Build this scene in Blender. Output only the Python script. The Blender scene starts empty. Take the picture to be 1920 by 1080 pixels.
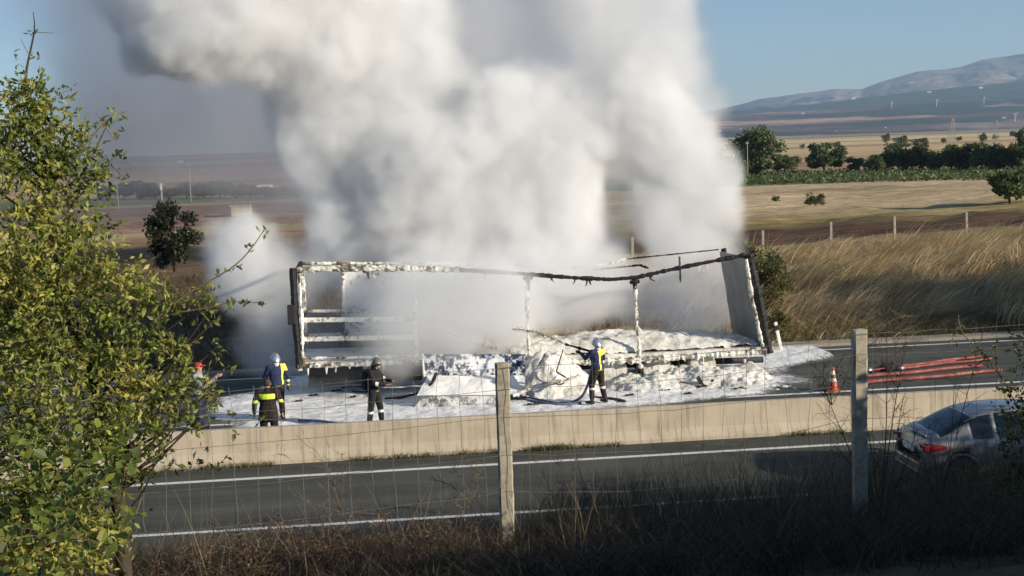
import bpy, bmesh, math, random
import numpy as np
from mathutils import Vector, Matrix, noise as mnoise
R = math.radians
rng = np.random.default_rng(7); random.seed(7)
S = bpy.context.scene
COL = S.collection

# ------------------------------------------------------------ camera, sky, sun, exposure
F_PX = 2500.0
EYE = np.array([0.0, 0.0, 7.0])
cam = bpy.data.cameras.new('camera'); co = bpy.data.objects.new('camera', cam); COL.objects.link(co)
CM = Matrix.Rotation(R(-6.07), 4, 'Z') @ Matrix.Rotation(R(90 - 6.12), 4, 'X') @ Matrix.Rotation(R(-1.88), 4, 'Z')
co.matrix_world = Matrix.Translation(EYE) @ CM
cam.lens = F_PX / 1920 * 36; cam.sensor_width = 36; cam.clip_start = 0.1; cam.clip_end = 40000
S.camera = co
SUN_EL, SUN_AZ = 18.0, 123.0          # azimuth clockwise from +Y: behind the camera, to its right
w = bpy.data.worlds.new('World'); S.world = w; w.use_nodes = True
wn = w.node_tree; wn.nodes.clear()
sky = wn.nodes.new('ShaderNodeTexSky'); sky.sky_type = 'NISHITA'; sky.sun_disc = False
sky.sun_elevation = R(SUN_EL); sky.sun_rotation = R(SUN_AZ); sky.altitude = 600; sky.air_density = 1.0; sky.dust_density = .5; sky.ozone_density = 4.0
bg = wn.nodes.new('ShaderNodeBackground'); bg.inputs['Strength'].default_value = 0.088
wo = wn.nodes.new('ShaderNodeOutputWorld')
wn.links.new(sky.outputs[0], bg.inputs[0]); wn.links.new(bg.outputs[0], wo.inputs[0])
sl = bpy.data.lights.new('sun', 'SUN'); so = bpy.data.objects.new('sun', sl); COL.objects.link(so)
sl.energy = 5.0; sl.angle = R(0.5); sl.color = (1.0, 0.89, 0.72)
SD = Vector((math.sin(R(SUN_AZ)) * math.cos(R(SUN_EL)), math.cos(R(SUN_AZ)) * math.cos(R(SUN_EL)), math.sin(R(SUN_EL))))
so.rotation_euler = SD.to_track_quat('Z', 'Y').to_euler()
S.view_settings.view_transform = 'Standard'; S.view_settings.look = 'None'; S.view_settings.gamma = 1
S.view_settings.exposure = 0.33
S.view_settings.use_curve_mapping = False
# trees out of frame that shade the near bank and part of the far bank: x, y, width scale, height scale
SHADE = [(11.8, 8.3, .42, .36, 'bushy low tree out of view, nearest to the viewpoint'), (14.5, 10.2, .5, .42, 'low tree out of view, second along the bank'), (17.5, 12.5, .55, .48, 'low tree out of view, third along the bank'),
         (20.5, 14.5, .55, .5, 'low tree out of view, fourth along the bank'), (15.5, 6.5, .5, .45, 'low tree out of view behind the row on the bank'), (24, 17, .55, .5, 'low tree out of view, last along the bank'), (12.6, 5.6, .4, .33, 'small tree out of view near the viewpoint'),
         (8.6, 7.4, .36, .25, 'bush out of view just right of the viewpoint'), (10.2, 8.4, .4, .31, 'bush out of view between two low trees'),
         (7.2, 6.1, .36, .24, 'smallest bush out of view beside the viewpoint'),
         (61.2, 21.1, 1.3, 2.1, 'tall tree out of view, nearest of those shading the far bank'), (64, 21.3, 1.3, 2.2, 'tall tree out of view in the roadside row'),
         (67, 21.8, 1.4, 2.2, 'tall tree out of view shading the far bank'), (72, 20.5, 1.4, 2.3, 'second tall tree out of view shading the far bank'), (81, 19, 1.3, 2.0, 'third tall tree out of view shading the far bank')]
cy = S.cycles
cy.max_bounces = 8; cy.diffuse_bounces = 2; cy.glossy_bounces = 2; cy.transmission_bounces = 4; cy.transparent_max_bounces = 12
cy.volume_bounces = 8; cy.volume_step_rate = 2.0; cy.volume_max_steps = 256
cy.use_denoising = True; cy.use_adaptive_sampling = True; cy.adaptive_threshold = 0.02
cy.sample_clamp_indirect = 6

# ------------------------------------------------------------ helpers
_R3 = np.array(CM.to_3x3())
def ray(px, py):
    return _R3 @ np.array([(px - 960) / F_PX, -(py - 540) / F_PX, -1.0])
def onz(px, py, z=0.0):
    d = ray(px, py); return EYE + d * ((z - 7.0) / d[2])
def onY(px, py, Y):
    d = ray(px, py); return EYE + d * (Y / d[1])
def tag(o, label=None, cat=None, group=None, kind=None):
    if label: o['label'] = label
    if cat: o['category'] = cat
    if group: o['group'] = group
    if kind: o['kind'] = kind
    return o
def link(o, parent=None):
    COL.objects.link(o)
    if parent is not None: o.parent = parent
    return o
def empty(name, loc=(0, 0, 0), rz=0.0, sc=1.0):
    o = bpy.data.objects.new(name, None); COL.objects.link(o); o.location = loc; o.rotation_euler = (0, 0, rz); o.scale = (sc, sc, sc)
    o.empty_display_size = 0.1
    return o
def copy_tree(o, parent=None):
    c = o.copy(); COL.objects.link(c); c.parent = parent
    for ch in list(o.children): copy_tree(ch, c)
    return c
def mesh_np(name, V, Fc, mats=None, mi=None, smooth=False, attrs=None):
    """V (n,3), Fc (m,k) int array, or list of such arrays"""
    me = bpy.data.meshes.new(name)
    V = np.asarray(V, np.float32); Fs = Fc if isinstance(Fc, list) else [Fc]
    Fs = [np.asarray(f, np.int32) for f in Fs if len(f)]
    me.vertices.add(len(V)); me.vertices.foreach_set('co', V.ravel())
    if Fs:
        li = np.concatenate([f.ravel() for f in Fs]); tot = np.concatenate([np.full(len(f), f.shape[1], np.int32) for f in Fs])
        st = np.concatenate([[0], np.cumsum(tot)[:-1]]).astype(np.int32)
        me.loops.add(len(li)); me.loops.foreach_set('vertex_index', li)
        me.polygons.add(len(tot)); me.polygons.foreach_set('loop_start', st)
        if mi is not None: me.polygons.foreach_set('material_index', np.asarray(mi, np.int32))
        me.polygons.foreach_set('use_smooth', np.full(len(tot), smooth))
    if attrs:
        for k, a in attrs.items():
            a = np.asarray(a, np.float32)
            if a.ndim == 1:
                at = me.attributes.new(k, 'FLOAT', 'POINT'); at.data.foreach_set('value', a)
            else:
                if a.shape[1] == 3: a = np.concatenate([a, np.ones((len(a), 1), np.float32)], 1)
                at = me.attributes.new(k, 'FLOAT_COLOR', 'POINT'); at.data.foreach_set('color', a.ravel())
    me.update(calc_edges=True)
    for m in (mats if isinstance(mats, (list, tuple)) else [mats] if mats else []): me.materials.append(m)
    return me
def obj(name, me, parent=None, **k):
    o = bpy.data.objects.new(name, me); link(o, parent); tag(o, **k); return o
class MB:
    """collects quads / tris of simple shapes into one mesh"""
    def __init__(s): s.v = []; s.q = []; s.t = []; s.n = 0
    def add(s, V, Q=None, T=None):
        V = np.asarray(V, float); s.v.append(V)
        if Q is not None and len(Q): s.q.append(np.asarray(Q) + s.n)
        if T is not None and len(T): s.t.append(np.asarray(T) + s.n)
        s.n += len(V); return s
    def box(s, c, d, rot=None, jit=0):
        c = np.array(c, float); d = np.array(d, float) / 2
        g = np.array([[-1,-1,-1],[1,-1,-1],[1,1,-1],[-1,1,-1],[-1,-1,1],[1,-1,1],[1,1,1],[-1,1,1]]) * d
        if rot is not None: g = g @ np.array(rot.to_3x3() if hasattr(rot, 'to_3x3') else rot).T
        return s.add(g + c, [[0,3,2,1],[4,5,6,7],[0,1,5,4],[1,2,6,5],[2,3,7,6],[3,0,4,7]])
    def tube(s, P, r, n=6, cap=True):
        P = np.asarray(P, float); m = len(P); r = np.broadcast_to(np.asarray(r, float), (m,))
        T = np.gradient(P, axis=0); T /= np.linalg.norm(T, axis=1)[:, None] + 1e-9
        up = np.array([0, 0, 1.0]) if abs(T[0][2]) < .9 else np.array([1.0, 0, 0])
        a = np.arange(n) / n * 2 * math.pi; V = []
        for k in range(m):
            u = np.cross(up, T[k]); u /= np.linalg.norm(u) + 1e-9; v = np.cross(T[k], u); up = v
            V.append(P[k] + r[k] * (np.cos(a)[:, None] * u + np.sin(a)[:, None] * v))
        V = np.concatenate(V); Q = []
        for k in range(m - 1):
            for j in range(n):
                Q.append([k*n+j, k*n+(j+1)%n, (k+1)*n+(j+1)%n, (k+1)*n+j])
        Tt = []
        if cap:
            V = np.concatenate([V, [P[0]], [P[-1]]])
            for j in range(n): Tt += [[m*n, (j+1)%n, j], [m*n+1, (m-1)*n+j, (m-1)*n+(j+1)%n]]
        return s.add(V, Q, Tt)
    def lathe(s, prof, n=16, c=(0,0,0), sx=1, sy=1):
        prof = np.asarray(prof, float); a = np.arange(n) / n * 2 * math.pi
        V = np.concatenate([np.stack([r*np.cos(a)*sx, r*np.sin(a)*sy, np.full(n, z)], 1) for r, z in prof]) + np.array(c)
        Q = [[k*n+j, k*n+(j+1)%n, (k+1)*n+(j+1)%n, (k+1)*n+j] for k in range(len(prof)-1) for j in range(n)]
        return s.add(V, Q)
    def mesh(s, name, mats=None, smooth=False):
        return mesh_np(name, np.concatenate(s.v), [np.concatenate(x) if x else np.zeros((0, 3), int) for x in (s.q, s.t)], mats, smooth=smooth)
    def build(s, name, mats=None, parent=None, smooth=False, **k):
        return obj(name, s.mesh(name, mats, smooth), parent, **k)
def bevel(o, w=0.01, seg=2):
    m = o.modifiers.new('bevel', 'BEVEL'); m.width = w; m.segments = seg; m.limit_method = 'ANGLE'; return o

# ---- numpy noise
def fbm2(x, y, sc=1.0, octv=4, seed=0, gain=.5):
    rs = np.random.default_rng(seed); out = 0; a = 1; tot = 0
    for k in range(octv):
        G = rs.random((64, 64)); X = np.asarray(x) / sc * 2**k + rs.random()*64; Y = np.asarray(y) / sc * 2**k + rs.random()*64
        xi = np.floor(X).astype(int); yi = np.floor(Y).astype(int); fx = X - xi; fy = Y - yi
        fx = fx*fx*(3-2*fx); fy = fy*fy*(3-2*fy); g = lambda i, j: G[i % 64, j % 64]
        out = out + a * ((g(xi,yi)*(1-fx)+g(xi+1,yi)*fx)*(1-fy) + (g(xi,yi+1)*(1-fx)+g(xi+1,yi+1)*fx)*fy); tot += a; a *= gain
    return out / tot - .5
def sstep(a, b, x):
    t = np.clip((x - a) / (b - a), 0, 1); return t*t*(3-2*t)

# ---- materials
def mat(name, build):
    m = bpy.data.materials.new(name); m.use_nodes = True; nt = m.node_tree; nt.nodes.clear()
    class N: pass
    def n(t, **k):
        x = nt.nodes.new('ShaderNode' + t)
        for a, b in k.items():
            if a.startswith('i_'):
                key = a[2:]; key = int(key) if key.isdigit() else key.replace('_', ' ')
                if isinstance(b, bpy.types.NodeSocket): nt.links.new(b, x.inputs[key])
                else: x.inputs[key].default_value = b
            else: setattr(x, a, b)
        return x
    out = n('OutputMaterial'); build(nt, n, out); return m
def c4(c): return tuple(c) + (1.0,) if len(c) == 3 else tuple(c)
def ramp(nt, n, fac, stops, interp='LINEAR'):
    r = n('ValToRGB'); nt.links.new(fac, r.inputs[0]); r.color_ramp.interpolation = interp
    e = r.color_ramp.elements
    while len(e) < len(stops): e.new(0.5)
    for k, (p, c) in enumerate(stops): e[k].position = p; e[k].color = c4(c if hasattr(c, '__len__') else (c, c, c))
    return r.outputs[0]
def pbr(name, stops, scale=5.0, rough=.8, detail=6, bump=.3, bscale=None, metal=0.0, spec=.3, distort=0.0, coat=0.0, bdist=.02, stretch=(1,1,1)):
    def b(nt, n, out):
        tc = n('TexCoord'); mp = n('Mapping', i_0=tc.outputs['Object'], i_Scale=stretch)
        no = n('TexNoise', i_Vector=mp.outputs[0], i_Scale=scale, i_Detail=detail, i_Roughness=.65, i_Distortion=distort)
        colr = ramp(nt, n, no.outputs[0], stops) if len(stops) > 1 else None
        p = n('BsdfPrincipled', i_Roughness=rough, i_Metallic=metal)
        p.inputs['Specular IOR Level'].default_value = spec; p.inputs['Coat Weight'].default_value = coat
        if colr: nt.links.new(colr, p.inputs['Base Color'])
        else: p.inputs['Base Color'].default_value = c4(stops[0][1])
        if bump:
            n2 = n('TexNoise', i_Vector=mp.outputs[0], i_Scale=bscale or scale*4, i_Detail=5, i_Roughness=.6)
            bm = n('Bump', i_Strength=bump, i_Distance=bdist, i_Height=n2.outputs[0]); nt.links.new(bm.outputs[0], p.inputs['Normal'])
        nt.links.new(p.outputs[0], out.inputs[0])
    return mat(name, b)
def leafmat(name, tint=(1,1,1), trans=.42, rough=.5):
    """vertex attribute 'tint' carries each leaf's own colour"""
    def b(nt, n, out):
        a = n('Attribute', attribute_name='tint')
        m = n('Mix', data_type='RGBA', blend_type='MULTIPLY', i_0=1.0); nt.links.new(a.outputs[0], m.inputs[6]); m.inputs[7].default_value = c4(tint)
        p = n('BsdfPrincipled', i_Roughness=rough); p.inputs['Specular IOR Level'].default_value = .35; nt.links.new(m.outputs[2], p.inputs['Base Color'])
        t = n('BsdfTranslucent'); nt.links.new(m.outputs[2], t.inputs[0])
        x = n('MixShader', i_0=trans); nt.links.new(p.outputs[0], x.inputs[1]); nt.links.new(t.outputs[0], x.inputs[2]); nt.links.new(x.outputs[0], out.inputs[0])
    return mat(name, b)

# ------------------------------------------------------------ terrain
def hgt(x, y):
    x = np.asarray(x, float); y = np.asarray(y, float)
    prof = np.interp(y, [-200, 0, 8, 12.5, 17, 21.8, 22.9, 42.9, 44, 50, 60, 68, 90, 400, 1500, 4000, 20000],
                        [6.2, 5.3, 4.0, 3.1, 1.65, .18, -.06, -.06, .12, .5, .85, 1.0, 1.0, 1.0, 4.0, 9.0, 12.0])
    bank = sstep(43.5, 52, y) * (1 - sstep(95, 180, y))
    near = 1 - sstep(21, 22.6, y)
    return prof + bank * (.9*fbm2(x, y, 3.4, 4, 1) + .7*fbm2(x, y, 22, 2, 2)) + near*.35*fbm2(x, y, 2.5, 4, 3) + sstep(14, 60, x - 6)*bank*.8 \
        + sstep(200, 3000, y)*6*fbm2(x, y, 500, 3, 4)
def lerp(a, b, t): return a*(1-t[..., None]) + b*t[..., None]
def fieldcol(x, y):
    x = np.asarray(x, float); y = np.asarray(y, float)
    ly = np.log(np.maximum(y, 1)); yy = y * (1 + .05*fbm2(x, y*0, 60, 2, 21) + .02*fbm2(x, y, 25, 3, 22))
    def bands(v, stops):
        c = np.zeros(v.shape + (3,)); c[:] = stops[0][1]
        for lo, col, wd in stops[1:]:
            c = lerp(c, np.array(col), sstep(lo - wd, lo + wd, v))
        return c
    Rt = bands(yy, [(0, (.10,.085,.05), 1), (9, (.11,.09,.055), 1), (43.6, (.16,.125,.075), .3), (45, (.34,.26,.15), 1), (68.5, (.27,.21,.12), 1), (73, (.085,.052,.036), .8),
        (84, (.15,.12,.06), 2), (90, (.22,.18,.085), 3), (97, (.31,.245,.155), 5), (122, (.34,.27,.17), 2), (128, (.27,.21,.13), 3), (140, (.35,.28,.18), 6), (160, (.13,.105,.06), 2), (166, (.085,.13,.035), 2),
        (196, (.12,.10,.06), 3), (215, (.25,.16,.10), 8), (300, (.31,.22,.13), 10), (345, (.16,.14,.09), 5), (352, (.33,.24,.15), 5), (430, (.38,.29,.17), 10), (560, (.30,.20,.12), 10),
        (640, (.42,.33,.19), 12), (820, (.20,.19,.11), 10), (860, (.40,.31,.18), 14), (1100, (.33,.23,.15), 20), (1400, (.12,.14,.08), 20), (1550, (.30,.24,.16), 50), (1900, (.13,.14,.10), 90), (2300, (.22,.18,.14), 90), (3000, (.14,.12,.11), 100)])
    Lt = bands(yy, [(0, (.09,.075,.045), 1), (9, (.10,.08,.05), 1), (43.6, (.12,.09,.06), .3), (52, (.11,.08,.055), 3), (66, (.20,.125,.075), 4), (98, (.27,.16,.10), 4), (101, (.25,.20,.11), 2), (110, (.19,.115,.085), 3),
        (128, (.21,.17,.11), 1), (131, (.155,.105,.085), 2), (166, (.20,.16,.11), 2), (172, (.11,.11,.06), 2), (215, (.30,.20,.13), 8), (260, (.24,.15,.10), 8), (300, (.10,.09,.06), 6), (312, (.34,.24,.15), 6),
        (420, (.28,.18,.12), 10), (600, (.12,.13,.08), 20), (760, (.26,.22,.16), 20), (1000, (.13,.13,.10), 40), (1600, (.20,.15,.13), 80), (2600, (.13,.13,.12), 100)])
    t = sstep(-.06, .06, (x/np.maximum(y, 1)) - .10 + .1*fbm2(x, y, 30, 2, 23))
    c = lerp(Lt*np.array((.90, 1.0, 1.06)), Rt, t)
    n = 1 + .55*fbm2(x, y, 9, 4, 24) + .5*fbm2(x/6, y, 1.2, 3, 25) * (y > 43)
    far = sstep(300, 1500, y)[..., None]
    pat = (1 + 1.0*fbm2(x*.35, y*1.2, 180, 3, 26))[..., None]
    return np.clip(c * n[..., None] * (1 - far + far*pat) * np.where(y > 88, 1.5, 1.15)[..., None] * np.array((1.05, 1.0, .92)), .01, .7)
ys = list(np.arange(-70, 8, 3.0)) + list(np.arange(8, 75, .3))
while ys[-1] < 18000: ys.append(ys[-1] * 1.0045 + .02)
ys = np.array(ys); us = np.linspace(-1, 1, 261); us = np.sign(us)*np.abs(us)**1.25
GY, GU = np.meshgrid(ys, us, indexing='ij'); GX = GU * (75 + np.abs(GY)*.85)
def grid_faces(a, b):
    i = np.arange(a-1)[:, None]*b + np.arange(b-1)[None]; i = i.ravel(); return np.stack([i, i+1, i+b+1, i+b], 1)
def ground_b(nt, n, out):
    a = n('Attribute', attribute_name='tint'); g = n('NewGeometry')
    mp = n('Mapping', i_0=g.outputs['Position'], i_Scale=(.35, 1, 1))
    n1 = n('TexNoise', i_Vector=mp.outputs[0], i_Scale=1.7, i_Detail=8, i_Roughness=.7); n2 = n('TexNoise', i_Vector=g.outputs['Position'], i_Scale=9, i_Detail=6, i_Roughness=.75)
    v = ramp(nt, n, n1.outputs[0], [(.32, .55), (.66, 1.45)]); v2 = ramp(nt, n, n2.outputs[0], [(.3, .6), (.7, 1.4)])
    m = n('Mix', data_type='RGBA', blend_type='MULTIPLY', i_0=1.0); nt.links.new(a.outputs[0], m.inputs[6]); nt.links.new(v, m.inputs[7])
    m2 = n('Mix', data_type='RGBA', blend_type='MULTIPLY', i_0=1.0); nt.links.new(m.outputs[2], m2.inputs[6]); nt.links.new(v2, m2.inputs[7])
    p = n('BsdfPrincipled', i_Roughness=.95); p.inputs['Specular IOR Level'].default_value = .1; nt.links.new(m2.outputs[2], p.inputs['Base Color'])
    b = n('Bump', i_Strength=.7, i_Distance=.12, i_Height=n2.outputs[0]); nt.links.new(b.outputs[0], p.inputs['Normal'])
    nt.links.new(p.outputs[0], out.inputs[0])
GROUND = mat('soil_and_fields', ground_b)
obj('ground', mesh_np('ground', np.stack([GX, GY, hgt(GX, GY)], -1).reshape(-1, 3), grid_faces(*GX.shape), GROUND, smooth=True, attrs={'tint': fieldcol(GX, GY).reshape(-1, 3)}), kind='structure')

# hills: each range is a strip of land rising from its foot to its ridge
def hills(name, ridge, Y0, Y1, z0, colf, amp, seed, shape=1.0):
    pxs = np.linspace(-700, 2700, 700); rp = np.array(ridge, float); ry = np.interp(pxs, rp[:, 0], rp[:, 1])
    ry = ry + 2.2*fbm2(pxs, pxs*0, 60, 5, seed)*2
    T = np.concatenate([np.linspace(0, 1, 70), [1.08, 1.25]])
    P = np.array([onY(a, b, Y1) for a, b in zip(pxs, ry)]); D0 = P[:, 0] / Y1
    Yg = Y0 + (Y1-Y0)*T[:, None] + 0*D0[None]; Xg = Yg*D0[None]
    up = np.where(T <= 1, T**shape, 1 - (T-1)*2.5)[:, None]
    gull = np.abs(fbm2(Xg, Yg*.6, (Y1-Y0)*.20, 6, seed+1, .6))
    zf = np.minimum(z0, P[:, 2]*.5)[None]; Zg = zf + (P[:, 2][None]-zf)*up - amp*gull*(np.clip(T*(1.02-T)*4, 0, 1))[:, None]
    c = colf(Xg, Yg, T[:, None] + 0*Xg, seed)
    return obj(name, mesh_np(name, np.stack([Xg, Yg, Zg], -1).reshape(-1, 3), grid_faces(*Xg.shape), HILLM, smooth=True, attrs={'tint': c.reshape(-1, 3)}), kind='structure')
def hb(nt, n, out):
    a = n('Attribute', attribute_name='tint'); g = n('NewGeometry')
    n1 = n('TexNoise', i_Vector=g.outputs['Position'], i_Scale=.012, i_Detail=8, i_Roughness=.7); v = ramp(nt, n, n1.outputs[0], [(.35, .6), (.65, 1.35)])
    m = n('Mix', data_type='RGBA', blend_type='MULTIPLY', i_0=1.0); nt.links.new(a.outputs[0], m.inputs[6]); nt.links.new(v, m.inputs[7])
    p = n('BsdfDiffuse'); nt.links.new(m.outputs[2], p.inputs[0]); nt.links.new(p.outputs[0], out.inputs[0])
HILLM = mat('far_hillside', hb)
def c_mount(X, Y, T, s):
    base = lerp(np.array((.17,.13,.10)), np.array((.26,.21,.16)), sstep(-.1, .12, fbm2(X, Y, 900, 4, s+5)))
    return lerp(base, np.array((.05,.065,.04)), sstep(.02, .12, fbm2(X, Y, 1300, 4, s+6) + .22*(.5-T)))
def c_green(X, Y, T, s):
    return lerp(np.array((.045,.065,.035)), np.array((.17,.15,.09)), sstep(.08, .2, fbm2(X*.8, Y*.8, 400, 5, s+5)))
def c_quarry(X, Y, T, s):
    base = lerp(np.array((.13,.08,.07)), np.array((.27,.20,.17)), sstep(-.1, .15, fbm2(X, Y*.7, 260, 5, s+5)))
    base = lerp(base, np.array((.04,.055,.035)), sstep(.04, .10, fbm2(X*.6, Y*.8, 300, 5, s+6)))
    return lerp(base, np.array((.50,.31,.20)), sstep(.09, .16, fbm2(X*.8, Y*.7, 330, 4, s+7)) * sstep(.3, .5, T))
hills('hills', [(-700,322),(0,302),(230,299),(400,291),(540,283),(700,276),(900,262),(1200,226),(1300,219),(1500,208),(1700,196),(1900,187),(2700,160)], 3300, 5000, 8, c_quarry, 14, 31)
hills('hills', [(-700,330),(800,285),(1100,240),(1200,224),(1290,212),(1450,203),(1560,190),(1640,181),(1700,172),(1800,164),(1920,151),(2700,110)], 4700, 6500, 40, c_green, 30, 41)
hills('mountain', [(-700,340),(1000,290),(1250,222),(1380,197),(1440,184),(1500,176),(1560,166),(1615,166),(1660,151),(1720,133),(1770,129),(1800,125),(1840,113),(1870,107),(1920,98),(2150,66),(2700,95)], 6200, 9000, 90, c_mount, 260, 51, .85)

# ------------------------------------------------------------ roads
def sheet(name, x0, x1, y0, y1, z, m, nx=60, ny=8, **k):
    xs = np.linspace(x0, x1, nx); yv = np.linspace(y0, y1, ny); A, B = np.meshgrid(yv, xs, indexing='ij')
    return obj(name, mesh_np(name, np.stack([B, A, np.full(A.shape, z)], -1).reshape(-1, 3), grid_faces(*A.shape), m), **k)
def asph(nt, n, out):
    g = n('NewGeometry'); n1 = n('TexNoise', i_Vector=g.outputs['Position'], i_Scale=.5, i_Detail=5, i_Roughness=.6)
    mp = n('Mapping', i_0=g.outputs['Position'], i_Scale=(.05, 1.2, 1)); n3 = n('TexNoise', i_Vector=mp.outputs[0], i_Scale=1.0, i_Detail=3)
    n2 = n('TexNoise', i_Vector=g.outputs['Position'], i_Scale=60, i_Detail=3)
    c = ramp(nt, n, n1.outputs[0], [(.3, (.055,.058,.048)), (.7, (.085,.088,.074))]); c3 = ramp(nt, n, n3.outputs[0], [(.3, .68), (.7, 1.3)]); c2 = ramp(nt, n, n2.outputs[0], [(.3, .7), (.7, 1.35)])
    m = n('Mix', data_type='RGBA', blend_type='MULTIPLY', i_0=1.0); nt.links.new(c, m.inputs[6]); nt.links.new(c3, m.inputs[7])
    m2 = n('Mix', data_type='RGBA', blend_type='MULTIPLY', i_0=1.0); nt.links.new(m.outputs[2], m2.inputs[6]); nt.links.new(c2, m2.inputs[7])
    vo = n('TexVoronoi', feature='DISTANCE_TO_EDGE', i_Vector=n('Mapping', i_0=g.outputs['Position'], i_Scale=(.16, .5, 1)).outputs[0], i_Scale=1.0); ck = ramp(nt, n, vo.outputs['Distance'], [(.0, .5), (.012, 1)])
    m4 = n('Mix', data_type='RGBA', blend_type='MULTIPLY', i_0=.6); nt.links.new(m2.outputs[2], m4.inputs[6]); nt.links.new(ck, m4.inputs[7]); m2 = m4
    p = n('BsdfPrincipled', i_Roughness=.85); p.inputs['Specular IOR Level'].default_value = .25; nt.links.new(m2.outputs[2], p.inputs['Base Color'])
    b = n('Bump', i_Strength=.4, i_Distance=.006, i_Height=n2.outputs[0]); nt.links.new(b.outputs[0], p.inputs['Normal']); nt.links.new(p.outputs[0], out.inputs[0])
ASPH = mat('asphalt', asph)
PAINT = pbr('road_paint', [(.30, (.30,.30,.28)), (.42, (.72,.72,.69)), (1, (.80,.80,.77))], 7, .6, 8, .15)
sheet('road', -90, 110, 22.9, 30.25, 0.0, ASPH, kind='structure')
sheet('road', -90, 110, 30.25, 42.5, 0.0, ASPH, kind='structure')
sheet('road_marking', -90, 110, 28.66, 28.84, .004, PAINT, kind='structure')
sheet('road_marking', -90, 110, 24.72, 24.87, .004, PAINT, kind='structure')
sheet('road_marking', -90, 110, 34.72, 34.90, .004, PAINT, kind='structure')
sheet('road_marking', -90, 110, 41.75, 41.90, .004, PAINT, kind='structure')
GRAV = pbr('gravel', [(.3, (.22,.19,.15)), (.7, (.38,.34,.27))], 14, .95, 8, .6)
MB().box((10, 42.85, .0), (200, .7, .2)).build('kerb', GRAV, kind='structure')

# ------------------------------------------------------------ concrete median barrier
def conc(nt, n, out):
    g = n('NewGeometry'); n1 = n('TexNoise', i_Vector=g.outputs['Position'], i_Scale=1.2, i_Detail=8, i_Roughness=.65)
    mp = n('Mapping', i_0=g.outputs['Position'], i_Scale=(5, 1, .35)); n2 = n('TexNoise', i_Vector=mp.outputs[0], i_Scale=1.6, i_Detail=5, i_Roughness=.6)
    n3 = n('TexNoise', i_Vector=g.outputs['Position'], i_Scale=45, i_Detail=4)
    c = ramp(nt, n, n1.outputs[0], [(.25, (.36,.31,.235)), (.5, (.46,.395,.30)), (.75, (.53,.465,.36))]); s2 = ramp(nt, n, n2.outputs[0], [(.33, .68), (.5, 1.0)])
    m = n('Mix', data_type='RGBA', blend_type='MULTIPLY', i_0=1.0); nt.links.new(c, m.inputs[6]); nt.links.new(s2, m.inputs[7])
    p = n('BsdfPrincipled', i_Roughness=.9); nt.links.new(m.outputs[2], p.inputs['Base Color']); p.inputs['Specular IOR Level'].default_value = .2
    b = n('Bump', i_Strength=.35, i_Distance=.01, i_Height=n3.outputs[0]); nt.links.new(b.outputs[0], p.inputs['Normal']); nt.links.new(p.outputs[0], out.inputs[0])
CONC = mat('barrier_concrete', conc)
prof = np.array([(-.30,-.05),(-.30,.08),(-.14,.28),(-.095,.79),(-.075,.81),(.075,.81),(.095,.79),(.14,.28),(.30,.08),(.30,-.05)])
xs = np.linspace(-60, 90, 301); V = np.array([[x, 30.25 + p[0], p[1]] for x in xs for p in prof]); V[:, 2] += .012*fbm2(V[:, 0], V[:, 0]*0, 3, 2, 8)*(V[:, 2] > .1); V[:, 1] += .02*fbm2(V[:, 0], V[:, 0]*0, 5, 2, 9)
obj('concrete_barrier', mesh_np('concrete_barrier', V, grid_faces(301, 10)[:, ::-1], CONC), label='long low beige concrete median barrier between the two carriageways', cat='barrier')

# ------------------------------------------------------------ foliage helpers
def smooth_path(P, k=12):
    P = np.array(P, float); n = len(P); t = np.linspace(0, n-1, (n-1)*k+1); out = []
    for s in t:
        i = min(int(s), n-2); f = s-i; p0, p1, p2, p3 = P[max(i-1, 0)], P[i], P[i+1], P[min(i+2, n-1)]
        out.append(.5*((2*p1) + (-p0+p2)*f + (2*p0-5*p1+4*p2-p3)*f*f + (-p0+3*p1-3*p2+p3)*f**3))
    return np.array(out)

def leaf_cloud(P, size, N=None, spread=1.0, aspect=.5, seed=0, fold=.25):
    """folded leaf quads at points P; returns verts (n*4), faces"""
    rs = np.random.default_rng(seed); n = len(P); size = np.broadcast_to(size, (n,))[:, None]
    d = rs.normal(size=(n, 3)); d[:, 2] *= .8
    if N is not None: d = d*spread + N
    d /= np.linalg.norm(d, axis=1)[:, None]; r = rs.normal(size=(n, 3)); s = np.cross(d, r); s /= np.linalg.norm(s, axis=1)[:, None]; u = np.cross(d, s)
    a = P; b = P + d*size*.5 + s*size*aspect*.5 + u*size*fold*.3; c = P + d*size; e = P + d*size*.5 - s*size*aspect*.5 + u*size*fold*.3
    V = np.stack([a, b, c, e], 1).reshape(-1, 3); F = np.arange(n*4).reshape(n, 4); return V, F
def tint_pts(n, cols, rs, var=.25, per=4):
    cols = np.array(cols, float); k = rs.random(n)*(len(cols)-1); i = np.clip(k.astype(int), 0, len(cols)-2); f = (k-i)[:, None]
    c = cols[i]*(1-f) + cols[i+1]*f; c *= (1 + var*rs.normal(size=(n, 1))); return np.repeat(np.clip(c, .004, .7), per, 0)
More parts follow.
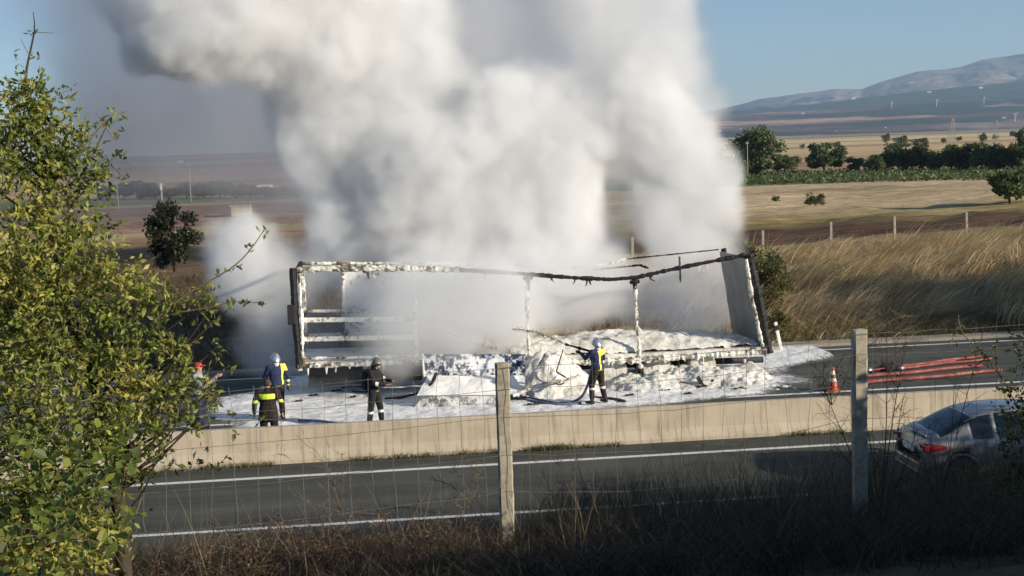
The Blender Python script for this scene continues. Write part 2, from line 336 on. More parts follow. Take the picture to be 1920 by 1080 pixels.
def blades(base, length, width, lean, curve, cols, seed, seg=3, az=None):
    """grass blades: base (n,3)"""
    rs = np.random.default_rng(seed); n = len(base); az = rs.random(n)*2*math.pi if az is None else az
    dx, dy = np.cos(az), np.sin(az); L = np.broadcast_to(length, (n,)); t = np.linspace(0, 1, seg+1)
    ln = np.broadcast_to(lean, (n,))[:, None]; cv = np.broadcast_to(curve, (n,))[:, None]
    ang = ln + cv*t[None]; ds = L[:, None]/seg
    h = np.concatenate([np.zeros((n, 1)), np.cumsum(np.sin(ang[:, :-1])*ds, 1)], 1); z = np.concatenate([np.zeros((n, 1)), np.cumsum(np.cos(ang[:, :-1])*ds, 1)], 1)
    C = base[:, None] + np.stack([h*dx[:, None], h*dy[:, None], z], -1)
    wa = rs.random(n)*math.pi; wd = np.stack([np.cos(wa), np.sin(wa), 0*wa], -1)[:, None] * (np.broadcast_to(width, (n,))[:, None]*(1.05-t[None]))[..., None]*.5
    V = np.stack([C - wd, C + wd], 2).reshape(-1, 3); m = (seg+1)*2
    f = np.array([[2*k, 2*k+1, 2*k+3, 2*k+2] for k in range(seg)]); F = (np.arange(n)[:, None, None]*m + f[None]).reshape(-1, 4)
    return V, F, tint_pts(n, cols, rs, .2, m)
LEAF = leafmat('leaf'); DRY = leafmat('dry_stalk', trans=.25, rough=.7)
BARK = pbr('bark', [(.3, (.03,.022,.016)), (.7, (.075,.058,.042))], 12, .9, 6, .7, stretch=(1,1,.3))
TWIG = pbr('twig', [(.3, (.10,.07,.045)), (.7, (.22,.165,.11))], 14, .8, 4, .3)
def tree_meshes(seed, w, h, leaf=.3, n=2600, cols=((.025,.04,.015),(.06,.09,.025),(.10,.12,.04)), trunk=.12, low=.12, lobes=26, conic=0.0):
    """crown of leaf clumps round limbs inside an ellipsoid w wide and h high; trunk with limbs"""
    rs = np.random.default_rng(seed); C = []
    for _ in range(lobes):
        q = rs.normal(size=3); q /= np.linalg.norm(q); q *= rs.random()**.45
        z = .5 + .5*q[2]; k = 1 - conic*z
        C.append([q[0]*w*.42*k, q[1]*w*.42*k, h*(low + (1-low)*(.08 + .86*z))])
    C = np.array(C); cr = rs.uniform(.10, .22, lobes)*min(w, h)*1.05
    i = rs.integers(0, lobes, n); q = rs.normal(size=(n, 3)); q /= np.linalg.norm(q, axis=1)[:, None]; q *= (rs.random((n, 1))**.4)
    P = C[i] + q*cr[i][:, None]*np.array([1, 1, .85]); ok = P[:, 2] > 0; P = P[ok]; i = i[ok]
    V, F = leaf_cloud(P, leaf*rs.uniform(.6, 1.3, len(P)), seed=seed+1, aspect=.75)
    tn = tint_pts(len(P), cols, rs, .25) * np.repeat((.75 + .5*rs.random(lobes))[i], 4)[:, None]
    crown = mesh_np('crown', V, F, LEAF, attrs={'tint': tn})
    b = MB(); b.tube([(0,0,-.15),(w*.01,0,h*.25),(-w*.015,w*.01,h*.55),(0,0,h*.85)], [trunk, trunk*.8, trunk*.5, trunk*.15], 7)
    for k in range(min(lobes, 14)):
        z0 = h*rs.uniform(.15, .6); e = C[k]; b.tube([(0,0,min(z0, e[2]*.8)), (e[0]*.5, e[1]*.5, (z0*.4+e[2]*.6)), e], [trunk*.4, trunk*.28, trunk*.08], 5, False)
    return crown, b.mesh('trunk', BARK, True)
def put_tree(ms, loc, rz=0, s=(1,1,1), label=None, cat='tree', group=None, name='tree'):
    r = empty(name, loc, rz); r.scale = s; tag(r, label, cat, group)
    obj('crown', ms[0], r); obj('trunk', ms[1], r); return r

# ------------------------------------------------------------ foam and char materials
def foamy(name, white, dark, thr, scale, soft=.05, rough=.85, bump=.7, bd=.02, w2=None, det=9):
    def b(nt, n, out):
        g = n('NewGeometry'); n1 = n('TexNoise', i_Vector=g.outputs['Position'], i_Scale=scale, i_Detail=det, i_Roughness=.72); n2 = n('TexNoise', i_Vector=g.outputs['Position'], i_Scale=scale*.22, i_Detail=3)
        ad = n('Math', operation='MULTIPLY_ADD'); nt.links.new(n2.outputs[0], ad.inputs[0]); ad.inputs[1].default_value = .7; nt.links.new(n1.outputs[0], ad.inputs[2])
        f = ramp(nt, n, ad.outputs[0], [(thr-soft, 0), (thr+soft, 1)]); cw = ramp(nt, n, n2.outputs[0], [(.3, w2 or tuple(.86*v for v in white)), (.7, white)])
        m = n('Mix', data_type='RGBA'); nt.links.new(f, m.inputs[0]); m.inputs[6].default_value = c4(dark); nt.links.new(cw, m.inputs[7])
        p = n('BsdfPrincipled', i_Roughness=rough); p.inputs['Specular IOR Level'].default_value = .3; nt.links.new(m.outputs[2], p.inputs['Base Color'])
        b_ = n('Bump', i_Strength=bump, i_Distance=bd, i_Height=n1.outputs[0]); nt.links.new(b_.outputs[0], p.inputs['Normal']); nt.links.new(p.outputs[0], out.inputs[0])
    return mat(name, b)
CREAM = (.84,.82,.73)
FOAM_RAIL = foamy('foam_on_metal', CREAM, (.12,.095,.07), .79, 8, .07)
CHAR_RAIL = foamy('charred_metal', (.55,.53,.48), (.012,.012,.013), 1.03, 9, .02, .7)
SPECK = foamy('speckled_foam_panel', (.80,.81,.80), (.035,.04,.045), .745, 5.5, .035, bd=.01)
SPECKB = foamy('speckled_blue_panel', (.72,.75,.78), (.025,.04,.085), .87, 6, .04, bd=.01)
SPECKG = foamy('grey_speckled_sheet', (.62,.63,.63), (.11,.11,.11), .85, 11, .08, bd=.01)
FOAM = foamy('foam_heap', (.86,.855,.81), (.42,.40,.36), .75, 5.0, .13, bump=1.0, bd=.10, w2=(.76,.74,.68))
SHEETF = foamy('foam_on_sheet', (.84,.84,.82), (.45,.45,.45), .68, 5, .1, bd=.02)
ALU = pbr('aluminium_wall', [(.3, (.13,.135,.145)), (.7, (.22,.225,.235))], 1.2, .45, 5, .1, metal=.2)
SKIRT = pbr('grey_underside', [(.3, (.035,.037,.04)), (.7, (.08,.083,.088))], 1.5, .6, 5, .1)
BLACK = pbr('soot_black', [(.3, (.010,.010,.010)), (.7, (.03,.03,.03))], 8, .7, 5, .5)

def rough_beam(name, P, r, m, parent, n=8, sub=.07, amp=.25, seed=0, **k):
    P = np.array(P, float); seg = np.linalg.norm(np.diff(P, axis=0), axis=1); cum = np.concatenate([[0], np.cumsum(seg)]); N_ = max(3, int(cum[-1]/sub)); t = np.linspace(0, cum[-1], N_)
    Q = np.stack([np.interp(t, cum, P[:, a]) for a in range(3)], 1); rs = np.random.default_rng(seed + len(name))
    b = MB(); rr = r*(1 + amp*rs.normal(size=N_)*.5 + amp*fbm2(t, t*0, .5, 3, seed)*2); b.tube(Q, np.clip(rr, r*.5, r*2), n)
    me = b.mesh(name, m, False); v = np.array([x.co[:] for x in me.vertices]); v += rs.normal(size=v.shape)*r*amp*.22
    me.vertices.foreach_set('co', v.astype(np.float32).ravel()); me.update(); return obj(name, me, parent, **k)
def rough_panel(name, A, B, C_, D, th, m, parent=None, nx=60, ny=24, amp=.02, seed=0, sag=0.0, **k):
    """A bottom left, B bottom right, C top right, D top left, given thickness th"""
    A, B, C_, D = [np.array(p, float) for p in (A, B, C_, D)]; u, v = np.meshgrid(np.linspace(0, 1, nx), np.linspace(0, 1, ny)); uu = u[..., None]; vv = v[..., None]
    P = (A*(1-uu) + B*uu)*(1-vv) + (D*(1-uu) + C_*uu)*vv; nrm = np.cross(B-A, D-A); nrm /= np.linalg.norm(nrm)
    h = amp*(fbm2(u*np.linalg.norm(B-A), v*np.linalg.norm(D-A), .5, 5, seed))*2 + sag*np.sin(u*3.1)*np.sin(v*3.1)
    F_ = P + nrm*(h + th/2)[..., None]; Bk = P - nrm*(th/2) + nrm*(h*.5)[..., None]
    V = np.concatenate([F_.reshape(-1, 3), Bk.reshape(-1, 3)]); q = grid_faces(ny, nx); o_ = nx*ny
    edge = list(range(nx)) + [r*nx+nx-1 for r in range(1, ny)] + list(range(ny*nx-2, (ny-1)*nx-1, -1)) + [r*nx for r in range(ny-2, 0, -1)]
    e = np.array(edge); e2 = np.roll(e, -1); side = np.stack([e, e+o_, e2+o_, e2], 1)
    return obj(name, mesh_np(name, V, [np.concatenate([q, q[:, ::-1]+o_, side])], m), parent, **k)

# ------------------------------------------------------------ the burnt trailer
YN, YF = 37.4, 39.9
def T(px, py, d=0.0): return onY(px, py, YN + d)
def back(p, d=YF-YN): return np.array(p) + np.array([0, d, 0])
tr = empty('burnt_trailer', (5.0, 38.6, 0)); tag(tr, 'burnt out truck trailer frame smothered in white foam, its roof rail sagging', 'trailer')
def P_(o):   # keep world placement under the Empty
    o.location = -Vector(tr.location); return o
TL, BL_ = T(556,506), T(566,686); TRc, BRc = T(1398,478), T(1436,655)
bt = [TL, T(640,503), T(740,503), T(860,506)]
P_(rough_beam('roof_rail', bt, .085, FOAM_RAIL, tr, amp=.35, seed=1, label='straight roof rail coated in foam'))
bt2 = [T(858,506), T(930,510), T(985,514), T(1080,521), T(1145,524), T(1195,520), T(1255,506), T(1330,491), T(1398,478)]
P_(rough_beam('roof_rail', bt2, .06, CHAR_RAIL, tr, amp=.28, seed=2, label='black charred roof rail sagging in the middle'))
P_(rough_beam('roof_rail', [back(T(560,508)), back(T(850,509)), back(T(985,511)), back(T(1130,517)), back(T(1205,500))], .05, FOAM_RAIL, tr, amp=.4, seed=3))
P_(rough_beam('roof_rail', [back(T(1130,517)), back(T(1205,499)), back(T(1390,480))], .018, CHAR_RAIL, tr, amp=.5, seed=4))
# left end frame
P_(rough_beam('corner_post', [T(549,503), T(554,600), T(562,690)], .10, BLACK, tr, amp=.12, seed=5, label='black corner post at the left end'))
P_(rough_beam('corner_post', [T(561,512,-.05), T(565,600,-.05), T(569,688,-.05)], .055, FOAM_RAIL, tr, amp=.3, seed=6, label='foam coated inner post at the left end'))
P_(rough_beam('corner_post', [back(T(556,508)), back(T(566,670))], .08, FOAM_RAIL, tr, amp=.2, seed=7))
P_(rough_beam('end_beam', [T(556,508), back(T(556,508))], .07, CHAR_RAIL, tr, seed=8)); P_(rough_beam('end_beam', [T(566,686), back(T(566,686))], .09, FOAM_RAIL, tr, seed=9))
b = MB(); b.box(T(546,590,-.05), (.20,.14,.55)); b.box(T(555,590), (.12,.08,.12)); P_(bevel(b.build('marker_box', BLACK, tr), .02))
b = MB(); b.box(T(563,689,-.02), (.12,.16,.16)); P_(b.build('foot', FOAM_RAIL, tr))
# right end frame, pushed outward
P_(rough_beam('corner_post', [T(1404,476), T(1422,560), T(1442,662)], .135, BLACK, tr, amp=.18, seed=10, label='thick black corner post leaning out at the right end'))
P_(rough_beam('corner_post', [T(1399,486,-.14), T(1410,560,-.14), T(1430,650,-.14)], .055, FOAM_RAIL, tr, amp=.3, seed=11, label='pale strip on the leaning right post'))
P_(rough_beam('corner_post', [back(T(1400,478)), back(T(1424,655))], .08, CHAR_RAIL, tr, seed=12))
P_(rough_panel('end_wall', T(1432,654), back(T(1420,654)), back(T(1393,484)), T(1397,482), .05, ALU, tr, 30, 30, .05, 3, label='grey inner end wall leaning outward'))
# floor, side rails, chassis
fl = [T(566,683), T(800,676), T(1000,672), T(1200,667), T(1436,654)]
fm = MB()
for a, c in zip(fl[:-1], fl[1:]):
    q = [a, c, back(c), back(a)]; t_ = np.array([0, 0, .06]); fm.add([*(x-t_ for x in q), *(x+t_ for x in q)], [[0,3,2,1],[4,5,6,7],[0,1,5,4],[1,2,6,5],[2,3,7,6],[3,0,4,7]])
P_(fm.build('floor', FOAM, tr))
P_(rough_beam('side_rail', [T(562,686,-.06), T(680,682,-.06), T(792,678,-.06)], .075, FOAM_RAIL, tr, amp=.35, seed=13)); P_(rough_beam('side_rail', [T(564,672,-.04), T(792,668,-.04)], .04, FOAM_RAIL, tr, amp=.5, seed=14))
P_(rough_beam('side_rail', [T(960,682,-.05), T(1195,676,-.05), T(1300,668,-.05), T(1436,659,-.05)], .085, FOAM_RAIL, tr, amp=.5, seed=15))
for py0, py1, d, s in ((600,598,-.02,16), (636,632,-.02,17)):
    A, B = T(568,py0,d), T(782,py1,d); h = np.array([0, 0, .065]); P_(rough_panel('side_board', A-h, B-h, B+h, A+h, .035, FOAM_RAIL, tr, 90, 6, .02, s))
for px, top, bot, r, s, mm in ((778,560,678,.055,18,FOAM_RAIL), (988,520,688,.05,19,FOAM_RAIL), (1193,524,690,.06,20,FOAM_RAIL)):
    mids = [T(px-3 if px > 1100 else px, top), T(px+1, (top+bot)/2), T(px+(9 if px > 1100 else 5), bot)]
    P_(rough_beam('stanchion', mids, r, mm, tr, sub=.05, amp=.55, seed=s))
for px, py in ((990,521),(1190,528)):
    b = MB(); b.tube([T(px,py,-.03)-[.14,0,.02], T(px,py,-.03), T(px,py,-.03)+[.14,0,.0]], [.05,.08,.05], 8); b.tube([T(px,py), T(px+1,py+24)], [.075,.04], 7)
    P_(b.build('hinge', CHAR_RAIL, tr))
for px, a_, c_, s in ((640,508,660,22), (1040,514,640,23), (1312,494,545,24)):
    P_(rough_beam('stanchion', [back(T(px,a_)), back(T(px+2,c_))], .025 if px > 1300 else .05, FOAM_RAIL if px < 1300 else CHAR_RAIL, tr, amp=.4, seed=s))
P_(rough_panel('rear_panel', back(T(641,662)), back(T(1010,650)), back(T(1010,528)), back(T(641,520)), .04, SPECK, tr, 90, 40, .03, 5, label='white foam panel with black flecks closing the far side'))
P_(rough_panel('rear_board', back(T(572,606),2.42), back(T(790,602),2.42), back(T(790,597),2.42), back(T(572,600),2.42), .03, FOAM_RAIL, tr, 60, 5, .015, 6))
P_(rough_panel('rear_board', back(T(572,660),2.42), back(T(1000,648),2.42), back(T(1000,628),2.42), back(T(572,648),2.42), .03, FOAM_RAIL, tr, 120, 8, .05, 7))
P_(rough_panel('side_skirt', T(578,726,.55), T(792,712,.55), T(792,684,.55), T(578,690,.55), .04, SKIRT, tr, 40, 10, .02, 8, label='dark grey underside panel left of the fallen sheets'))
for dy in (.8, 1.7):
    b = MB(); A = T(600,696,dy); B = T(1430,668,dy); b.tube([A-[0,0,.15], B-[0,0,.1]], .10, 6); P_(b.build('chassis_beam', SKIRT, tr))
for px, py, hh, mm in ((1396,682,.35,FOAM_RAIL),(1200,690,.25,BLACK),(1010,700,.3,FOAM_RAIL)): P_(rough_beam('support_leg', [T(px,py-9,.2), T(px,py+9,.2)], .06, mm, tr, amp=.4, seed=int(px)))
for px in (1130, 1210, 1290):
    for dy in (-1.75, .0):
        c = T(px, 697, 1.9); c[2] = .42; wm = MB(); wm.tube([c+[0,dy,0], c+[0,dy+.3,0]], .42, 20); P_(wm.build('wheel', FOAM, tr))
rs_ = np.random.default_rng(17)
for i in range(16):
    px = rs_.uniform(570, 1390); py = np.interp(px, [556,860,985,1145,1195,1398],[506,507,514,524,520,478]) + 3; L_ = rs_.uniform(.05, .22); p = T(px, py, rs_.uniform(-.06, .06)); wv = rs_.uniform(.015, .05)
    b = MB(); P = [p, p + [rs_.normal()*.02, 0, -L_*.5], p + [rs_.normal()*.06, rs_.normal()*.03, -L_]]; b.tube(smooth_path(P, 4), np.linspace(wv, wv*.25, 9), 5); P_(b.build('hanging_scrap', CHAR_RAIL if px > 850 and rs_.random() < .7 else FOAM_RAIL, tr))
for i in range(30):
    px = rs_.uniform(575, 1425); py = np.interp(px, [566,800,1000,1436],[690,682,684,660]); L_ = rs_.uniform(.05, .22); p = T(px, py, -.08); b = MB(); b.tube([p, p + [rs_.normal()*.01, 0, -L_]], [rs_.uniform(.02,.05), .01], 5); P_(b.build('hanging_foam', FOAM_RAIL, tr))
def bent(name, pts, r, m, s, parent=tr, **k): return P_(rough_beam(name, pts, r, m, parent, sub=.05, amp=.4, seed=s, **k))
bent('collapsed_bar', [T(800,600,.6), T(850,625,.5), T(932,652,.4)], .07, FOAM_RAIL, 31); bent('collapsed_bar', [T(836,600,.9), T(880,618,.9), T(915,628,.9)], .10, SKIRT, 32)
bent('roof_strut', [back(T(1140,521)), T(1200,497,1.6), T(1216,503,1.5)], .03, CHAR_RAIL, 33); bent('roof_strut', [T(640,501,1.2), T(670,499,1.2)], .05, BLACK, 34)

# foam-covered load lying along the trailer bed
def heap(name, poly, hfun, m, nx=110, ny=36, base=0.0, **k):
    """poly = (x0, x1, y0, y1); hfun(X, Y, u, v) height above base"""
    x0, x1, y0, y1 = poly; u, v = np.meshgrid(np.linspace(0, 1, nx), np.linspace(0, 1, ny)); X = x0 + (x1-x0)*u; Y = y0 + (y1-y0)*v; Z = hfun(X, Y, u, v)
    return obj(name, mesh_np(name, np.stack([X, Y, base + Z], -1).reshape(-1, 3), grid_faces(ny, nx), m, smooth=True), **k)
xb0, xb1 = T(960,660)[0], T(1425,650)[0]
def bed(X, Y, u, v):
    t = np.interp(u, [0, .08, .3, .45, .6, .75, .92, 1], [.12, .28, .36, .38, .34, .24, .12, .05]); e = np.minimum(v, 1-v)*5
    return t*np.clip(e, 0, 1)**.5*(1 + .5*fbm2(X, Y, .9, 5, 61)) + .18*fbm2(X, Y, .2, 4, 62) - .05
heap('foam_covered_load', (xb0, xb1, YN+.12, YF-.1), bed, FOAM, base=1.02, label='long low load under cream foam on the right half of the trailer bed', cat='cargo')
xh0, xh1 = T(958,700)[0], T(1125,700)[0]
def hump(X, Y, u, v):
    r = np.sqrt(((u-.45)*2)**2 + ((v-.75)*1.5)**2); return np.clip(1.15*(1-r)*1.2, -.1, 1.1)*(1 + .35*fbm2(X, Y, .7, 5, 63)) + .24*fbm2(X, Y, .2, 4, 64)
heap('foam_heap', (xh0-.4, xh1+.3, 35.5, 37.7), hump, FOAM, 100, 80, -.02, label='tall mound of cream foam and wreckage left of the hose firefighter', cat='debris')
xr0 = T(1125,700)[0]
def low(X, Y, u, v):
    return .42*sstep(0, .3, u)*sstep(1, .85, u)*sstep(0, .6, v)*sstep(1, .75, v)*(1 + 1.2*fbm2(X, Y, .8, 5, 65)) + .2*fbm2(X, Y, .18, 4, 66) - .02
heap('foam_bank', (xr0-.6, xr0+5.2, 35.4, 38.4), low, FOAM, 160, 90, 0, label='low ridge of lumpy foam under the right half of the trailer', cat='debris')
# wreckage strips sticking out of the mound
for i, (a, c, e, r, mm, lab) in enumerate([
    (onY(1056,655,36.2), onY(1043,697,36.0), onY(1068,712,35.8), .018, BLACK, 'thin dark wire bent upright on the foam mound'),
    (onY(962,742,35.4), onY(1010,722,35.6), onY(1085,706,35.8), .045, FOAM_RAIL, 'foam coated bar rising to the right across the mound'),
    (onY(1028,712,35.7), onY(1050,722,35.6), onY(1075,708,35.6), .03, FOAM_RAIL, 'short bent strip beside the mound'),
    (onY(1003,700,36.0), onY(1012,690,36.0), onY(1027,662,36.3), .07, SPECKG, 'grey torn strip leaning against the mound')]):
    o = rough_beam('bent_bar', [a, c, e], r, mm, None, seed=70+i, sub=.05); tag(o, lab, 'debris', 'bent pieces in the wreckage')

# fallen side wall in three sheets
tag(rough_panel('fallen_panel', onY(795,706,36.75), onY(985,704,36.75), onY(985,664,36.75), onY(792,664,36.75), .05, SPECKB, None, 90, 24, .03, 11), 'upright dark blue panel speckled with foam left of the concrete post', 'panel')
tag(rough_panel('fallen_panel', onY(782,741,35.55), onY(985,739,35.55), onY(985,704,36.65), onY(803,706,36.65), .03, SHEETF, None, 90, 24, .05, 12, sag=.05), 'flat sloping sheet under smooth white foam', 'panel')
tag(rough_panel('fallen_panel', onz(777,764,.05), onz(945,757,.05), onY(945,742,35.53), onY(793,743,35.53), .03, SPECKG, None, 90, 16, .03, 13), 'lowest grey speckled sheet lying in front of the sloping one', 'panel')
tag(rough_beam('bent_bar', [onY(792,663,36.7), onY(795,706,36.7)], .03, FOAM_RAIL, None, seed=77), 'white upright edge bar beside the blue speckled panel', 'debris', 'bent pieces in the wreckage')
tag(rough_beam('bent_bar', [onY(800,735,35.9), onY(812,715,36.1), onY(818,700,36.3)], .05, CHAR_RAIL, None, seed=78), 'crumpled dark strip at the left edge of the sloping sheet', 'debris', 'bent pieces in the wreckage')
# small black debris in front
b = MB(); c = onz(1322,728,.02); b.box(c+[0,0,.06], (.5,.16,.07), Matrix.Rotation(.5,3,'Z')); b.box(c+[-.12,0,.18], (.10,.08,.36), Matrix.Rotation(-.5,3,'Y')); b.box(c+[.14,.05,.12], (.32,.05,.05), Matrix.Rotation(-.7,3,'Y')); b.box(c+[.05,-.1,.08], (.25,.12,.04), Matrix.Rotation(.3,3,'Y'))
b.build('charred_fragment', BLACK, label='small black charred fragment standing up out of the foam', cat='debris')
rs = np.random.default_rng(5)
for px, py, L_, lb in ((1245,733,.5,'flat black strip left of the charred fragment'),(1385,729,.45,'flat black strip right of the charred fragment'),(1290,738,.25,'small black scrap just below the charred fragment'),(1180,741,.3,'black scrap right of the hose firefighter\'s boots'),
                       (588,741,.3,'black scrap right of the navy jacketed firefighter'),(630,733,.35,'black scrap halfway between the left group and the black suited firefighter'),(662,744,.2,'smallest black scrap left of the black suited firefighter'),(1062,741,.35,'black scrap at the foot of the tall foam mound'),(1000,758,.5,'long dark scrap near the barrier left of the hose firefighter'),(560,752,.25,'dark scrap on foam beside the bareheaded man')):
    b = MB(); b.box((0,0,0), (L_, .05, .02), Matrix.Rotation(rs.uniform(-.3, .3), 3, 'Z')); b.box((L_*.2,.03,.02), (L_*.4, .04, .03), Matrix.Rotation(rs.uniform(-1, 1), 3, 'Z')); b.box((-L_*.2,-.02,.02), (L_*.25, .05, .03), Matrix.Rotation(rs.uniform(-1, 1), 3, 'Z'))
    o = b.build('charred_scrap', BLACK, label=lb, cat='debris', group='burnt scraps on the foam'); o.location = onz(px, py, .07)

# ------------------------------------------------------------ foam sheet on the road
nx, ny = 760, 340; u, v = np.meshgrid(np.linspace(0, 1, nx), np.linspace(0, 1, ny)); X = -5.2 + 19.7*u; Y = 31.2 + 12.2*v
wob = 1.6*fbm2(X, Y, 2.2, 5, 81) + .5*fbm2(X, Y, .5, 4, 82)
right = np.interp(Y, [31, 33.8, 35, 36.5, 38, 39.5, 41, 43.5], [3, 6, 11.5, 12.7, 12.5, 13.3, 16, 16.4]); left = np.interp(Y, [31, 34, 36, 39, 43.5], [-3.3, -3.9, -4.4, -4.6, -1])
edge = np.minimum(right - X, X - left)*1.0 + 1.3*wob
cov = sstep(-.3, 1.3, edge) ; front = sstep(32.2, 33.4, Y + wob*.5 - np.interp(X, [-4, 2, 5, 13], [-.6, .3, 1.0, 1.9])); cov = cov*np.where(X > 2.5, front, sstep(31.2, 32.4, Y+wob*.3))
lump = .5 + fbm2(X, Y, .32, 4, 83)*1.6; h = cov*(.035 + .05*np.clip(lump, 0, 1) + .07*np.clip(fbm2(X, Y, 1.4, 4, 84)*2, 0, 1)) - .03 + .02*cov
V = np.stack([X, Y, h], -1).reshape(-1, 3); Fq = grid_faces(ny, nx); keep = (h.ravel()[Fq] > -.012).any(1)
def foamroad(nt, n, out):
    g = n('NewGeometry'); a = n('Attribute', attribute_name='cover')
    n1 = n('TexNoise', i_Vector=g.outputs['Position'], i_Scale=7, i_Detail=9, i_Roughness=.75); n2 = n('TexNoise', i_Vector=g.outputs['Position'], i_Scale=1.1, i_Detail=5, i_Roughness=.6)
    s = n('Math', operation='MULTIPLY_ADD'); nt.links.new(n2.outputs[0], s.inputs[0]); s.inputs[1].default_value = .55; nt.links.new(n1.outputs[0], s.inputs[2])
    s2 = n('Math', operation='MULTIPLY_ADD'); nt.links.new(a.outputs['Fac'], s2.inputs[0]); s2.inputs[1].default_value = .62; nt.links.new(s.outputs[0], s2.inputs[2])
    s3 = n('Math', operation='MULTIPLY'); nt.links.new(s2.outputs[0], s3.inputs[0]); s3.inputs[1].default_value = .6
    f = ramp(nt, n, s3.outputs[0], [(.60, 0), (.70, .40), (.765, .9), (.82, 1)])
    cw = ramp(nt, n, n2.outputs[0], [(.3, (.70,.71,.72)), (.65, (.85,.85,.83))])
    m = n('Mix', data_type='RGBA'); nt.links.new(f, m.inputs[0]); m.inputs[6].default_value = (.10,.10,.098,1); nt.links.new(cw, m.inputs[7])
    p = n('BsdfPrincipled', i_Roughness=.7); nt.links.new(m.outputs[2], p.inputs['Base Color'])
    b_ = n('Bump', i_Strength=.8, i_Distance=.035, i_Height=n1.outputs[0]); nt.links.new(b_.outputs[0], p.inputs['Normal']); nt.links.new(p.outputs[0], out.inputs[0])
obj('foam', mesh_np('foam', V, Fq[keep], mat('road_foam', foamroad), smooth=True, attrs={'cover': cov.ravel()}), kind='stuff', label='white lumpy foam spread over the far carriageway')

# ------------------------------------------------------------ hoses, cone, post
HOSE = pbr('blue_grey_hose', [(.3, (.07,.08,.12)), (.7, (.16,.18,.24))], 6, .6, 4, .2); HOSEB = pbr('black_hose', [(.3, (.015,.016,.02)), (.7, (.04,.042,.05))], 6, .5, 4, .2)
RED = pbr('red_hose', [(.25, (.13,.03,.025)), (.5, (.24,.055,.045)), (.72, (.36,.21,.17))], 3, .55, 6, .2); STEEL = pbr('dull_steel', [(.3, (.25,.25,.26)), (.7, (.5,.5,.5))], 8, .35, 4, .1, metal=.8)
z0 = .06
hp = [onz(x, y, z0) for x, y in ((930,736),(965,742),(1000,748),(1040,755),(1072,754))]
hose = hp + [onY(1092,742,34.85), onY(1103,718,34.75), onY(1108,695,34.7)]
b = MB(); b.tube(smooth_path(hose), .038, 8); b.build('fire_hose', HOSE, smooth=True, label='blue grey fire hose curving up to the firefighter with yellow back', cat='hose')
for pts, lab, m_ in (([(1115,745),(1150,748),(1172,752)], 'dark end of hose lying behind the hose firefighter\'s boots', HOSEB), ([(560,788),(600,790),(650,797),(700,801)], 'grey hose on foam between the left firefighters and the black suited one', HOSE),
                     ([(722,748),(760,744),(795,733)], 'blue hose entering the shadow of the fallen sheets', HOSEB), ([(940,742),(985,750),(1040,758),(1090,756)], 'second hose running just in front of the foam mound', HOSE),
                     ([(640,728),(672,726),(690,730),(686,736),(660,735)], 'short black loop of hose behind the black suited firefighter', HOSEB)):
    b = MB(); b.tube(smooth_path([onz(x, y, .075) for x, y in pts]), .04, 8); b.build('fire_hose', m_, smooth=True, label=lab, cat='hose')
labs = ['nearest of the red hoses laid out on the right', 'second nearest red hose laid on the right road', 'pale worn red hose, farthest of those on the right', 'thin red hose in the middle of the right hoses', 'short red hose right of centre between the others']
for i, (a, c) in enumerate([((1622,717),(1878,694)), ((1618,706),(1840,685)), ((1672,688),(1836,668)), ((1632,694),(1792,675)), ((1690,690),(1860,672))]):
    A, B = onz(*a, .07), onz(*c, .07); k = 9; P = [A + (B-A)*t + np.array([0, .05*math.sin(t*9+i), 0]) for t in np.linspace(0, 1, k)]
    r = empty('red_hose', A); tag(r, labs[i], 'hose', 'red hoses laid out along the road')
    Q = smooth_path(P) - A; b = MB(); b.tube(Q, (.055, .055, .045, .035, .04)[i], 8); b.build('tube', RED, r, smooth=True)
    b = MB(); b.tube([Q[0]-[.16,0,0], Q[0]+[.05,0,0]], .075, 10); b.build('coupling', STEEL, r, smooth=True)
b = MB(); 
for i in range(9):
    c = onz(1650 + (i % 5)*5, 692 - (i % 3)*3, .06+.03*(i%2)); b.tube([c, c+[.3, .1*math.sin(i), .03]], .055, 7)
b.build('hose_fittings', BLACK, label='dark clump of hose fittings just right of the shaded fence post', cat='fittings')
CO = pbr('cone_orange', [(0, (.42,.07,.025)), (1, (.55,.12,.04))], 6, .55, 3, .1); WH = pbr('white_plastic', [(.3, (.62,.61,.58)), (.7, (.8,.8,.78))], 9, .5, 3, .1)
cl = empty('traffic_cone', onz(1562,733,0), 0, .88); tag(cl, 'orange and white traffic cone at the edge of the foam', 'cone')
b = MB(); b.box((0,0,.025), (.42,.42,.05)); bevel(b.build('base', CO, cl), .01)
def ring(z): return .16 - z*.175
b = MB(); b.lathe([(ring(.05),.05),(ring(.3),.3),(ring(.3)-.001,.301)], 20); b.lathe([(ring(.42),.42),(ring(.52),.52)], 20); b.lathe([(ring(.64),.64),(.045,.72),(.03,.74),(.0,.74)], 20); b.build('cone_body', CO, cl, smooth=True)
b = MB(); b.lathe([(ring(.3)+.003,.30),(ring(.42)+.003,.42)], 20); b.build('white_band', WH, cl, smooth=True); b = MB(); b.lathe([(ring(.52)+.003,.52),(ring(.64)+.003,.64)], 20); b.build('white_band', WH, cl, smooth=True)
dl = empty('delineator_post', onz(1465,659,0)); dl.rotation_euler = (0, R(-11), 0); tag(dl, 'tilted white roadside marker post with a black band beside the trailer', 'marker post')
b = MB(); b.box((0,0,.36), (.11,.07,.72)); bevel(b.build('post', WH, dl), .02); b = MB(); b.box((0,0,.80), (.114,.074,.16)); b.build('band', BLACK, dl); b = MB(); b.box((0,0,.94), (.11,.07,.12)); bevel(b.build('cap', WH, dl), .02)

